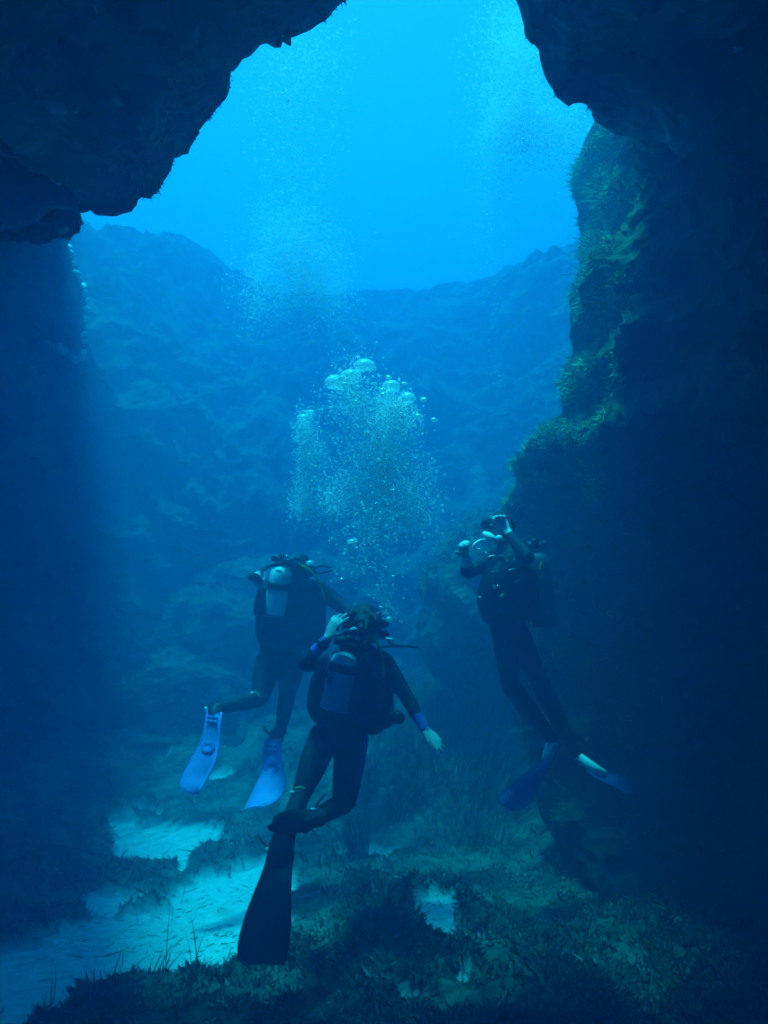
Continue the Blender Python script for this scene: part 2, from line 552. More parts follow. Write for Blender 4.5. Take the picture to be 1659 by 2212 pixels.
# low algae turf over everything but the bare sand
x, y = scatter_floor(230000, 5.2, 14.0, 3)
sm = sand_mask(x, y)
p3 = np.stack([x * 1.9, y * 1.9, np.zeros_like(x)], -1)
cl = fbm(p3, 4, 33)
cl2 = fbm(np.stack([x * 7, y * 7, np.zeros_like(x)], -1), 2, 91)
keep = (RNG.uniform(0, 1, len(x)) > sm * 1.25 + 0.02) & (cl + 0.6 * cl2 > RNG.uniform(-0.75, 0.05, len(x)))
x, y, cl, cl2 = x[keep], y[keep], cl[keep], cl2[keep]
z = seabed_height(x, y)
n = len(x)
dr = np.stack([RNG.normal(0, 1.0, n), RNG.normal(0, 1.0, n), np.full(n, 0.9)], -1)
ln = (0.016 + 0.04 * np.clip(cl + 0.3, 0, 1) + 0.03 * np.clip(cl2, 0, 1)) * RNG.lognormal(0, 0.45, n)
lite = smooth(0.05, 0.4, fbm(np.stack([x * 1.3, y * 1.3, np.full(n, 7.7)], -1), 3, 95))
tn = np.clip(RNG.beta(2, 2.6, n) * 0.8 + 0.2 * cl2 + 0.3 * lite + 0.3 * (RNG.uniform(0, 1, n) > 0.95), 0, 1)
blades('algae_turf', np.stack([x, y, z - 0.01], -1), dr, ln, RNG.uniform(0.006, 0.018, n), tn, M_TURF, 0.8, 1,
       kind='stuff', label='dark green algae turf covering the seabed around the sand patches', category='algae')

# meadow of long seagrass on the rise behind the near diver
n = 6500
x = RNG.normal(0.95, 0.6, n); y = RNG.normal(9.9, 0.75, n)
gcl = fbm(np.stack([x * 2.2, y * 2.2, np.zeros(n)], -1), 2, 99) > -0.12
x, y, n = x[gcl], y[gcl], int(gcl.sum())
ok = (sand_mask(x, y) < 0.4) & (y > 7.6) & (x < 2.6)
x, y = x[ok], y[ok]; n = len(x)
z = seabed_height(x, y)
dr = np.stack([RNG.normal(0.25, 0.4, n), RNG.normal(-0.1, 0.35, n), np.ones(n)], -1)
blades('seagrass_meadow', np.stack([x, y, z], -1), dr, RNG.uniform(0.15, 0.5, n), RNG.uniform(0.005, 0.010, n), RNG.uniform(0, 1, n) ** 1.6, M_GRASS, 1.1, 2,
       kind='stuff', label='long bladed seagrass meadow on the rise behind the outstretched hand', category='seagrass')


def tuft(px, py, n, length, spread, label, seed, tone=0.5, width=0.009, lean=(0, 0)):
    rng = np.random.default_rng(seed)
    c = on_floor(px, py)
    b = np.stack([rng.normal(0, spread, n), rng.normal(0, spread, n), np.zeros(n)], -1)
    b[:, 2] = seabed_height(c[0] + b[:, 0], c[1] + b[:, 1])
    b[:, :2] += c[:2]
    d = np.stack([rng.normal(lean[0], 0.2, n), rng.normal(lean[1], 0.2, n), np.ones(n)], -1)
    o = blades('seagrass_tuft', b, d, length * rng.uniform(0.5, 1.15, n), np.full(n, width), np.clip(rng.normal(tone, 0.2, n), 0, 1), M_GRASS, 0.5, seed,
               label=label, category='seagrass', group='tufts of seagrass on the seabed')
    return o


tuft(770, 1862, 60, 0.42, 0.06, 'dense upright dark seagrass tuft under the knees of the near diver', 5, 0.2, 0.012, (0.02, 0))
tuft(395, 2105, 5, 0.42, 0.05, 'few thin bent blades standing on the pale sand left of the long dark fin', 6, 0.1, 0.008, (0.1, 0))
tuft(345, 2135, 5, 0.30, 0.07, 'sparse short blades at the lower edge of the near sand', 7, 0.1, 0.008, (0.45, 0))
tuft(140, 2170, 4, 0.26, 0.05, 'lone blades at the corner of the sand, nearest the left frame edge', 8, 0.1, 0.008, (-0.2, 0))
tuft(250, 2160, 4, 0.22, 0.04, 'slanted blades on the sand between the corner blades and the sparse short ones', 9, 0.1, 0.008, (0.5, 0))
tuft(850, 1790, 26, 0.35, 0.06, 'loose seagrass tuft to the right of the dense upright one', 10, 0.5, 0.01, (0.2, 0))
tuft(705, 1880, 16, 0.2, 0.05, 'short seagrass tuft beside the heel of the long dark fin', 12, 0.6, 0.01, (0.1, 0))

# dead leaves and bits lying on the sand
x, y = scatter_floor(5200, 5.4, 11.5, 61)
ok = (sand_mask(x, y) > 0.35) & (fbm(np.stack([x * 1.7, y * 1.7, np.full_like(x, 4.0)], -1), 3, 62) > -0.08)
x, y = x[ok], y[ok]; n = len(x)
dr = np.stack([RNG.normal(0.6, 0.8, n), RNG.normal(0.2, 0.6, n), np.full(n, 0.12)], -1)
blades('leaf_litter', np.stack([x, y, seabed_height(x, y) + 0.004], -1), dr, RNG.lognormal(-3.0, 0.6, n), RNG.uniform(0.003, 0.009, n), RNG.uniform(0, 0.75, n), M_TURF, 0.5, 63,
       kind='stuff', label='dark dead leaves and bits lying on the pale sand', category='leaf litter')

# ------------------------------------------------------------------ growth on the rock
def along(V, r0, r1, n, seed, cw=None):
    """Random points on rows r0..r1 of a rock sheet with normals."""
    rng = np.random.default_rng(seed)
    R, C = V.shape[0], V.shape[1]
    if cw is None:
        j = rng.uniform(1, C - 2.01, n)
    else:
        j = np.clip(np.interp(rng.uniform(0, 1, n), np.cumsum(cw) / cw.sum(), np.arange(C)) + rng.uniform(-.5, .5, n), 1, C - 2.01)
    i = np.clip(rng.uniform(r0, r1, n), 1, R - 2.01)
    i0 = i.astype(int); j0 = j.astype(int)
    fi = (i - i0)[:, None]; fj = (j - j0)[:, None]
    p = (V[i0, j0] * (1 - fi) + V[i0 + 1, j0] * fi) * (1 - fj) + (V[i0, j0 + 1] * (1 - fi) + V[i0 + 1, j0 + 1] * fi) * fj
    nn = np.cross(V[i0 + 1, j0] - V[i0, j0], V[i0, j0 + 1] - V[i0, j0])
    nn /= np.linalg.norm(nn, axis=1)[:, None] + 1e-9
    # outwards = away from the rock, i.e. towards the middle of the opening
    ctr = np.array([0.2, 0, 3.5]) - p; ctr[:, 1] = 0
    s = np.sign((nn * ctr).sum(1)); s[s == 0] = 1
    return p, nn * s[:, None], j, i


# green algae on the lit edge of the right wall
C = V_RIGHT.shape[1]
zc = V_RIGHT[K_RIGHT, :, 2]
pxc = 829.5 + FOC * V_RIGHT[K_RIGHT, :, 0] / V_RIGHT[K_RIGHT, :, 1]
patch = fbm(np.stack([np.arange(C) * 0.05, np.zeros(C), np.zeros(C)], -1), 3, 140)
cw = np.where(zc > 4.9, 2.6, np.where(zc > 2.7, 1.0, 0.25)) * np.clip(0.45 + 1.6 * patch, 0.05, 2)
p, nn, j, i = along(V_RIGHT, K_RIGHT - 5, K_RIGHT + 16, 90000, 41, cw)
g = fbm(p * 4.0, 3, 150)
ok = (g > -0.12) & (p[:, 2] > 0.6)
p, nn, g = p[ok], nn[ok], g[ok]
n = len(p)
dr = nn * 0.9 + RNG.normal(0, 0.55, (n, 3)) + np.array([-0.1, 0, 0.05])
blades('wall_algae', p - nn * 0.01, dr, (0.022 + 0.06 * np.clip(g + 0.2, 0, 1)) * RNG.lognormal(-0.15, 0.45, n), RNG.uniform(0.003, 0.008, n),
       np.clip(0.35 + 0.7 * g + RNG.normal(0, 0.15, n), 0, 1), M_ALGAE, 0.5, 4, kind='stuff', label='fuzzy green algae along the sunlit edge of the right rock wall', category='algae')

# long thin threads near its top
p, nn, j, i = along(V_RIGHT, K_RIGHT - 4, K_RIGHT + 6, 150, 42, np.where((zc > 4.6) & (zc < 6.2), 1.0, 0.05))
n = len(p)
dr = nn * 0.8 + RNG.normal(0, 0.35, (n, 3)) + np.array([-0.3, 0, -0.1])
blades('wall_weed', p, dr, RNG.uniform(0.06, 0.22, n), RNG.uniform(0.003, 0.006, n), RNG.uniform(0, 0.6, n), M_ALGAE, 0.9, 5,
       kind='stuff', label='thin trailing weed at the top of the algae covered edge', category='algae')

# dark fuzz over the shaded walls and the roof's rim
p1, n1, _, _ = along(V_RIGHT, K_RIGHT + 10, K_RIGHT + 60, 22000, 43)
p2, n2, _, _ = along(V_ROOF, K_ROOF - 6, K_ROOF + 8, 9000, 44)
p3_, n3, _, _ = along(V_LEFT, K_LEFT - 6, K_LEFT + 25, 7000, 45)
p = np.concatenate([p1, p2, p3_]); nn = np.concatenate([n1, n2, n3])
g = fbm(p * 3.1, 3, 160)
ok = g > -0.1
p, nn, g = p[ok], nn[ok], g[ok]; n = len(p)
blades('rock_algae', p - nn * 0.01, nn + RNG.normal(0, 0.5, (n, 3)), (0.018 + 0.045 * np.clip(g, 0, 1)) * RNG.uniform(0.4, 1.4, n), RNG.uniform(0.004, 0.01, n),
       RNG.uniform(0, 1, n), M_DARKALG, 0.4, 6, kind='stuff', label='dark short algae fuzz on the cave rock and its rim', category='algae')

# ------------------------------------------------------------------ pale sponges on the rock
def lump_mesh(name, seed, sub=2, rough=0.35, flat=0.7):
    import bmesh
    bm = bmesh.new()
    bmesh.ops.create_icosphere(bm, subdivisions=sub, radius=1.0)
    co = np.array([v.co for v in bm.verts])
    d = fbm(co * 1.3 + seed, 4, 170 + seed)
    for v, k in zip(bm.verts, d):
        v.co = v.co * (1 + rough * k)
        v.co.z *= flat
    me = bpy.data.meshes.new(name)
    bm.to_mesh(me); bm.free()
    for p_ in me.polygons:
        p_.use_smooth = True
    return me


M_SPONGE = plain('pale_sponge', (0.8, 0.82, 0.7), 0.9, vary=0.25, scale=40, bump=0.4)
SP_ME = [lump_mesh('sponge', k) for k in (1, 2, 3)]
for m_ in SP_ME:
    m_.materials.append(M_SPONGE)
k = 0
line = [(134, 492), (140, 512), (147, 530), (150, 548), (158, 570), (164, 590), (170, 604), (176, 618), (180, 632), (186, 650), (184, 672), (183, 690), (179, 722), (182, 738),
        (180, 760), (172, 770), (160, 776), (148, 768), (136, 758), (124, 750), (112, 744), (100, 738)]
for px, py in line:
    h = hit(px, py)
    if h is None:
        h = hit(px - 22, py)
    if h is None:
        continue
    o = bpy.data.objects.new('sponge', SP_ME[k % 3]); COL.objects.link(o)
    o.location = h[0]
    s = (0.03 + 0.03 * random.random()) * (1.25 if py > 735 else 1.0)
    o.scale = (s * random.uniform(0.9, 1.8), s, s * random.uniform(0.7, 1.1)); o.rotation_euler = (random.random(), random.random(), random.random() * 6)
    if py > 735:
        o['label'] = 'pale sponge in the clump at the hooked lower end of the growth line'
        o['group'] = 'pale sponges in the lower clump on the left cave wall'
    else:
        o['label'] = 'small pale sponge in the broken line down the left cave wall'
        o['group'] = 'pale sponges in a line down the left cave wall'
    o['category'] = 'sponge'
    k += 1
for px, py, s, lab in [(123, 228, .05, 'dim pale sponge on the roof at far left, lowest of its three'), (163, 238, .022, 'tiny pale sponge in the middle of the dark left roof'), (253, 224, .035, 'small pale sponge nearest the bright opening on the left roof'),
                       (1598, 108, .035, 'single pale sponge high on the right roof near the frame corner'), (1625, 2085, .022, 'lone pale sponge low on the dark wall at bottom right')]:
    h = hit(px, py)
    if h is not None:
        o = bpy.data.objects.new('sponge', SP_ME[k % 3]); COL.objects.link(o)
        o.location = h[0]; o.scale = (s, s, s * .8); k += 1
        o['label'] = lab; o['category'] = 'sponge'

# ------------------------------------------------------------------ boulders outside the cave
def boulder(px, py, d, sx, sy, sz, seed, label):
    me = lump_mesh('boulder', seed, 5, 0.45, 1.0)
    co = np.empty(len(me.vertices) * 3, np.float32); me.vertices.foreach_get('co', co)
    co = co.reshape(-1, 3).astype(float)
    nrm = co / np.linalg.norm(co, axis=1)[:, None]
    co = co + nrm * (fbm(co * 5 + seed, 3, 190)[:, None] * 0.12)
    me.vertices.foreach_set('co', co.astype(np.float32).ravel())
    o = obj('boulder', me, M_REEF, label=label, category='boulder')
    o.location = P(px, py, d); o.scale = (sx, sy, sz)
    return o


boulder(1040, 1300, 9.9, 0.66, 0.7, 0.95, 11, 'rough boulder with weedy top behind the diver at the rock wall')
boulder(540, 1370, 12.6, 1.2, 0.8, 0.95, 13, 'low broad boulder ledge in the haze left of the divers')
boulder(400, 1520, 11.8, 1.0, 0.7, 0.6, 17, 'faint dark boulder at the foot of the reef on the left')

# weed growing on the boulders
bp_, bn_ = [], []
for o in SC.objects:
    if o.name.split('.')[0] == 'boulder':
        me = o.data; nv = len(me.vertices)
        c = np.empty(nv * 3, np.float32); me.vertices.foreach_get('co', c); c = c.reshape(-1, 3).astype(float)
        sc_ = np.array(o.scale); w = c * sc_ + np.array(o.location)
        nr = c / sc_; nr /= np.linalg.norm(nr, axis=1)[:, None]
        k = RNG.integers(0, nv, 9000)
        k = k[(nr[k, 2] > 0.0) & (fbm(w[k] * 3, 2, 210) > -0.15)]
        bp_.append(w[k] + RNG.normal(0, 0.015, (len(k), 3))); bn_.append(nr[k])
p = np.concatenate(bp_); nn = np.concatenate(bn_); n = len(p)
blades('boulder_algae', p, nn + np.array([0, 0, 0.5]) + RNG.normal(0, 0.4, (n, 3)), RNG.uniform(0.02, 0.08, n), RNG.uniform(0.005, 0.011, n), np.clip(RNG.beta(2, 3, n), 0, 1), M_ALGAE, 0.5, 9,
       kind='stuff', label='tufted algae on the tops of the boulders', category='algae')
# ------------------------------------------------------------------ tubes and bodies
def catmull(pts, vals, per=6):
    pts = np.asarray(pts, float); vals = np.asarray(vals, float)
    if len(pts) == 2:
        t = np.linspace(0, 1, per + 1)[:, None]
        return pts[0] + (pts[1] - pts[0]) * t, vals[0] + (vals[1] - vals[0]) * t
    A = np.concatenate([pts, vals], 1)
    E = np.concatenate([[2 * A[0] - A[1]], A, [2 * A[-1] - A[-2]]])
    out = []
    for k in range(len(A) - 1):
        p0, p1, p2, p3 = E[k:k + 4]
        for t in np.linspace(0, 1, per, endpoint=False):
            out.append(0.5 * (2 * p1 + (p2 - p0) * t + (2 * p0 - 5 * p1 + 4 * p2 - p3) * t * t + (3 * p1 - p0 - 3 * p2 + p3) * t ** 3))
    out.append(A[-1])
    out = np.array(out)
    return out[:, :3], np.maximum(out[:, 3:], 1e-4)


def tube(pts, radii, side=(1, 0, 0), n=14, per=6, cap=0.6):
    """Closed tapered tube; radii are r or (r across, r deep)."""
    rr = np.array([(r, r) if np.isscalar(r) else r for r in radii], float)
    c, r = catmull(pts, rr, per)
    t = np.gradient(c, axis=0)
    t /= np.linalg.norm(t, axis=1)[:, None] + 1e-12
    s0 = np.asarray(side, float)
    S = s0 - t * (t @ s0)[:, None]
    bad = np.linalg.norm(S, axis=1) < 0.15
    if bad.any():
        S[bad] = np.cross(t[bad], [0.31, 0.77, 0.55])
    S /= np.linalg.norm(S, axis=1)[:, None]
    B = np.cross(t, S)
    if cap:
        e0, e1 = r[0].mean() * cap, r[-1].mean() * cap
        c = np.concatenate([[c[0] - t[0] * e0], [c[0] - t[0] * e0 * 0.6], c, [c[-1] + t[-1] * e1 * 0.6], [c[-1] + t[-1] * e1]])
        r = np.concatenate([[r[0] * 0.3], [r[0] * 0.78], r, [r[-1] * 0.78], [r[-1] * 0.3]])
        S = np.concatenate([S[:1], S[:1], S, S[-1:], S[-1:]]); B = np.concatenate([B[:1], B[:1], B, B[-1:], B[-1:]])
    a = np.linspace(0, 2 * np.pi, n, endpoint=False)
    V = c[:, None] + S[:, None] * (np.cos(a)[None, :, None] * r[:, 0][:, None, None]) + B[:, None] * (np.sin(a)[None, :, None] * r[:, 1][:, None, None])
    m = len(c)
    q = grid_quads(m, n, True)
    V = V.reshape(-1, 3)
    V = np.concatenate([V, [c[0]], [c[-1]]])
    k = np.arange(n)
    tr = np.concatenate([np.stack([np.full(n, m * n), (k + 1) % n, k], 1), np.stack([np.full(n, m * n + 1), (m - 1) * n + k, (m - 1) * n + (k + 1) % n], 1)])
    return V, q, tr


def ball(c, r, rot=None, n=16):
    u = np.linspace(0, np.pi, n)[1:-1]
    a = np.linspace(0, 2 * np.pi, n, endpoint=False)
    r = np.array([r, r, r] if np.isscalar(r) else r, float)
    U, A = np.meshgrid(u, a, indexing='ij')
    V = np.stack([np.sin(U) * np.cos(A), np.sin(U) * np.sin(A), np.cos(U)], -1).reshape(-1, 3)
    V = np.concatenate([V, [[0, 0, 1]], [[0, 0, -1]]]) * r
    if rot is not None:
        V = V @ np.asarray(rot)
    V = V + c
    m = n - 2
    q = grid_quads(m, n, True)[:, ::-1]
    k = np.arange(n)
    tr = np.concatenate([np.stack([np.full(n, m * n), k, (k + 1) % n], 1), np.stack([np.full(n, m * n + 1), (m - 1) * n + (k + 1) % n, (m - 1) * n + k], 1)])
    return V, q, tr


def join(parts):
    V, Q, T, o = [], [], [], 0
    for v, q, t in parts:
        V.append(v)
        if q is not None and len(q): Q.append(np.asarray(q) + o)
        if t is not None and len(t): T.append(np.asarray(t) + o)
        o += len(v)
    return np.concatenate(V), (np.concatenate(Q) if Q else None), (np.concatenate(T) if T else None)


def part(name, shapes, mat, parent, **props):
    return obj(name, mesh_np(name, *join(shapes)), mat, parent, **props)


def skin(name, shapes, mats, parent, voxel=0.008, smooth_it=3, regions=(), **props):
    """Fuse overlapping shapes into one continuous surface; regions = (p0, p1, radius, material index)."""
    me = mesh_np(name + '_src', *join(shapes))
    o = bpy.data.objects.new(name + '_src', me); COL.objects.link(o)
    r = o.modifiers.new('r', 'REMESH'); r.mode = 'VOXEL'; r.voxel_size = voxel; r.adaptivity = 0
    s = o.modifiers.new('s', 'SMOOTH'); s.factor = 0.5; s.iterations = smooth_it
    dg = bpy.context.evaluated_depsgraph_get()
    new = bpy.data.meshes.new_from_object(o.evaluated_get(dg))
    bpy.data.objects.remove(o); bpy.data.meshes.remove(me)
    new.name = name
    for m_ in mats:
        new.materials.append(m_)
    nf = len(new.polygons)
    c = np.empty(nf * 3, np.float32); new.polygons.foreach_get('center', c); c = c.reshape(-1, 3).astype(float)
    mi = np.zeros(nf, np.int32)
    for p0, p1, rad, k in regions:
        d = np.asarray(p1) - np.asarray(p0)
        t = (c - p0) @ d / (d @ d)
        dist = np.linalg.norm(c - (np.asarray(p0) + np.clip(t, 0, 1)[:, None] * d), axis=1)
        mi[(t >= 0) & (t <= 1) & (dist < rad)] = k
    new.polygons.foreach_set('material_index', mi)
    new.polygons.foreach_set('use_smooth', np.ones(nf, bool))
    o = bpy.data.objects.new(name, new); COL.objects.link(o)
    o.parent = parent
    o.matrix_parent_inverse = parent.matrix_world.inverted()
    for k_, v in props.items():
        o[k_] = v
    return o


def unit(v):
    v = np.asarray(v, float)
    return v / np.linalg.norm(v)


def hand(wrist, fwd, thumb, scale=1.0, curl=(0.25, 0.3, 0.35, 0.4), spread=0.16, thumb_out=0.9, back=None, oppose=0.25):
    """Palm, four unequal bent fingers and a thumb that leaves the side of the palm. fwd: towards the fingertips, thumb: side of the thumb."""
    f = unit(fwd)
    t = unit(np.asarray(thumb) - f * (f @ np.asarray(thumb)))
    nrm = np.cross(f, t)                       # palm side
    if back is not None and nrm @ back > 0:
        nrm = -nrm
    s = scale
    parts_ = [tube([wrist - f * 0.03 * s, wrist + f * 0.015 * s, wrist + f * 0.05 * s, wrist + f * 0.088 * s],
                   [(0.027 * s, 0.021 * s), (0.031 * s, 0.017 * s), (0.041 * s, 0.015 * s), (0.039 * s, 0.012 * s)], side=t, n=16)]
    lens = (0.072, 0.082, 0.076, 0.06)
    for k in range(4):
        off = (1.5 - k) * 0.0195 * s
        a = (1.5 - k) * spread
        d = unit(f * math.cos(a) + t * math.sin(a))
        b = wrist + f * (0.088 - 0.004 * abs(k - 1)) * s + t * off
        c = curl[k]
        pts = [b - d * 0.02 * s, b]
        ang = 0
        cur = b
        for seg, inc in ((0.45, c * 0.9), (0.31, c * 1.2), (0.24, c * 0.9)):
            ang += inc
            cur = cur + (d * math.cos(ang) + nrm * math.sin(ang)) * lens[k] * seg * s
            pts.append(cur)
        r = (0.0098 if k < 3 else 0.0086) * s
        parts_.append(tube(pts, [r, r, r * 0.97, r * 0.88, r * 0.72], side=t, n=10, per=4))
    b = wrist + f * 0.022 * s + t * 0.022 * s
    d1 = unit(f * math.cos(thumb_out) + t * math.sin(thumb_out) + nrm * oppose)
    d2 = unit(d1 * 0.8 + f * 0.5 + nrm * 0.1)
    parts_.append(tube([b - d1 * 0.01 * s, b + d1 * 0.035 * s, b + d1 * 0.035 * s + d2 * 0.032 * s, b + d1 * 0.035 * s + d2 * 0.056 * s],
                       [0.016 * s, 0.0125 * s, 0.0105 * s, 0.008 * s], side=nrm, n=10, per=4))
    return parts_


def cyl(p0, p1, r0, r1=None, n=28, cap=0.0, per=3):
    r1 = r0 if r1 is None else r1
    return tube([p0, p1], [r0, r1], n=n, per=per, cap=cap, side=(1, 0.1, 0.2))


def plate(rows, thick, camber=0.0, nu=26, nv=9):
    """A curved plate with thickness from rows of (left point, right point)."""
    A = np.array([np.concatenate([l, r]) for l, r in rows])
    c, _ = catmull(A[:, :3], A[:, 3:], max(2, nu // (len(rows) - 1)))
    E = np.concatenate([[2 * A[0] - A[1]], A, [2 * A[-1] - A[-2]]])
    out = []
    per = max(2, nu // (len(rows) - 1))
    for k in range(len(A) - 1):
        p0, p1, p2, p3 = E[k:k + 4]
        for t in np.linspace(0, 1, per, endpoint=False):
            out.append(0.5 * (2 * p1 + (p2 - p0) * t + (2 * p0 - 5 * p1 + 4 * p2 - p3) * t * t + (3 * p1 - p0 - 3 * p2 + p3) * t ** 3))
    out.append(A[-1])
    out = np.array(out)
    L, R = out[:, :3], out[:, 3:]
    v = np.linspace(0, 1, nv)
    G = L[:, None] * (1 - v)[None, :, None] + R[:, None] * v[None, :, None]
    du = np.gradient(G, axis=0); dv = np.gradient(G, axis=1)
    N_ = np.cross(du, dv); N_ /= np.linalg.norm(N_, axis=2)[..., None] + 1e-12
    G = G + N_ * (camber * (1 - (2 * v - 1) ** 2))[None, :, None]
    top = G + N_ * thick / 2; bot = G - N_ * thick / 2
    m = len(G)
    V = np.concatenate([top.reshape(-1, 3), bot.reshape(-1, 3)])
    q = grid_quads(m, nv)
    o = m * nv
    Q = [q, q[:, ::-1] + o]
    i = np.arange(m - 1)
    for col in (0, nv - 1):
        a, b = i * nv + col, (i + 1) * nv + col
        Q.append(np.stack([a, b, b + o, a + o], 1))
    j = np.arange(nv - 1)
    for row in (0, m - 1):
        a, b = row * nv + j, row * nv + j + 1
        Q.append(np.stack([a, b, b + o, a + o], 1))
    return (V, np.concatenate(Q), None), L, R, N_


def disc(c, nrm, r, h, n=20, hole=0.0):
    nrm = unit(nrm)
    x = unit(np.cross(nrm, [0.2, 0.3, 0.9])); y = np.cross(nrm, x)
    a = np.linspace(0, 2 * np.pi, n, endpoint=False)
    ring = np.cos(a)[:, None] * x + np.sin(a)[:, None] * y
    prof = [(r, 0), (r, h * .7), (r * .93, h), (max(hole, 1e-4), h), (max(hole, 1e-4), h * .4)]
    V = np.concatenate([c + ring * rr + nrm * hh for rr, hh in prof])
    return V, grid_quads(len(prof), n, True), None


def box(c, ax, ay, az, sx, sy, sz):
    c = np.asarray(c)
    V = np.array([c + ax * sx * i + ay * sy * j + az * sz * k for i in (-.5, .5) for j in (-.5, .5) for k in (-.5, .5)])
    return V, np.array([(0, 1, 3, 2), (4, 6, 7, 5), (0, 4, 5, 1), (2, 3, 7, 6), (0, 2, 6, 4), (1, 5, 7, 3)]), None


# ------------------------------------------------------------------ materials of the divers
M_SUIT = plain('black_neoprene', (0.018, 0.018, 0.02), 0.7, scale=16, vary=0.4, bump=0.9)
M_VEST = plain('black_nylon', (0.012, 0.012, 0.014), 0.6, scale=60, vary=0.4, bump=0.3)
M_RUBBER = plain('black_rubber', (0.014, 0.014, 0.015), 0.45, vary=0.2)
M_PURPLE = plain('purple_neoprene', (0.30, 0.17, 0.62), 0.75, scale=20, vary=0.12)
M_SKIN = plain('skin', (0.68, 0.6, 0.58), 0.55, scale=25, vary=0.08)
M_HAIR = plain('dark_hair', (0.02, 0.015, 0.012), 0.6, scale=50, vary=0.4, bump=0.6)
M_TANK_PALE = plain('pale_tank_paint', (0.85, 0.85, 0.86), 0.4, scale=9, vary=0.08)
M_TANK_GREY = plain('grey_tank_paint', (0.72, 0.72, 0.74), 0.45, scale=9, vary=0.1)
M_TANK_VIO = plain('bluish_grey_tank_paint', (0.42, 0.41, 0.52), 0.45, scale=7, vary=0.15)
M_CHROME = plain('chrome', (0.75, 0.75, 0.74), 0.2, metal=1.0, vary=0.05)
M_YELLOW = plain('yellow_hose', (0.62, 0.68, 0.08), 0.5, vary=0.1)
M_FIN = plain('lilac_fin_plastic', (0.40, 0.33, 0.80), 0.35, scale=6, vary=0.1)
M_FIN_C = plain('deep_purple_plastic', (0.08, 0.05, 0.22), 0.45, vary=0.1)
M_FIN_D = plain('dark_lilac_plastic', (0.26, 0.19, 0.58), 0.45, vary=0.1)
M_PALE = plain('pale_plastic', (0.75, 0.76, 0.74), 0.4, vary=0.06)
M_WHITE = plain('white_neoprene', (0.78, 0.78, 0.8), 0.7, vary=0.05)
M_GREENP = plain('green_print', (0.1, 0.42, 0.12), 0.6, vary=0.1)
M_BOOT = plain('dark_grey_boot', (0.06, 0.06, 0.065), 0.6, vary=0.2)

TOCAM = lambda p: unit(CAM - p)


def hose(name, pts, r, mat, parent, n=8, **props):
    return part(name, [tube(pts, [r] * len(pts), n=n, per=8, cap=0.4, side=(0.3, 1, 0.2))], mat, parent, **props)


def fin(parent, rows, ankle, heel, toe, blade_mat, pocket_mat, foot_r=0.052, camber=0.01, vents=True, emblem=True, rail=0.011, thick=0.008, label=None):
    pl, L, R, Nn = plate(rows, thick, camber)
    f = part('fin', [pl], blade_mat, parent)
    if label:
        f['label'] = label
    m = len(L)
    part('rail', [tube(L[::3], np.linspace(rail, rail * 0.5, len(L[::3])), n=8, per=2)], blade_mat, f)
    part('rail', [tube(R[::3], np.linspace(rail, rail * 0.5, len(R[::3])), n=8, per=2)], blade_mat, f)
    part('foot_pocket', [tube([ankle, heel * .5 + toe * .5, toe], [(foot_r * 1.0, foot_r * .9), (foot_r * 1.15, foot_r * .85), (foot_r * .9, foot_r * .4)], side=R[1] - L[1], n=18, per=6)], pocket_mat, f)
    ax = unit(R[2] - L[2]); ay = unit(L[3] + R[3] - L[0] - R[0]); nz = np.cross(ax, ay)
    if nz @ TOCAM(L[2]) < 0:
        nz = -nz
    c0 = (L[1] + R[1]) / 2
    w = np.linalg.norm(R[2] - L[2])
    if vents:
        for r_ in range(2):
            for k in range(4):
                part('vent', [box(c0 + ay * (0.028 + 0.034 * r_) + ax * (k - 1.5) * w * 0.19 + nz * (0.012 + camber), ax, ay, nz, w * 0.15, 0.024, 0.014)], M_FIN_D, f)
    if emblem:
        q = int(m * 0.36)
        ce = (L[q] + R[q]) / 2
        we = np.linalg.norm(R[q] - L[q])
        part('emblem', [disc(ce + nz * (camber + 0.004), nz, we * 0.36, 0.004, 24, we * 0.05)], M_FIN_D, f)
    st = unit(ankle - toe)
    part('strap', [tube([heel + ax * foot_r * 1.15 - st * 0.01, heel + ax * foot_r * 0.9 + st * 0.045, heel + st * 0.07 - nz * foot_r, heel - ax * foot_r * 0.9 + st * 0.045, heel - ax * foot_r * 1.15 - st * 0.01],
                        [0.011] * 5, n=8)], M_RUBBER, f)
    for sgn in (1, -1):
        part('buckle', [box(heel + ax * sgn * foot_r * 1.2 - st * 0.012 + nz * 0.012, ax, ay, nz, 0.018, 0.03, 0.024)], M_RUBBER if sgn > 0 else M_PALE, f)
    part('strap_end', [tube([heel - ax * foot_r * 1.2, heel - ax * (foot_r * 1.2 + 0.05) + st * 0.035, heel - ax * (foot_r * 1.2 + 0.09) + st * 0.075], [0.011, 0.009, 0.007], n=6)], M_RUBBER, f)
    return f


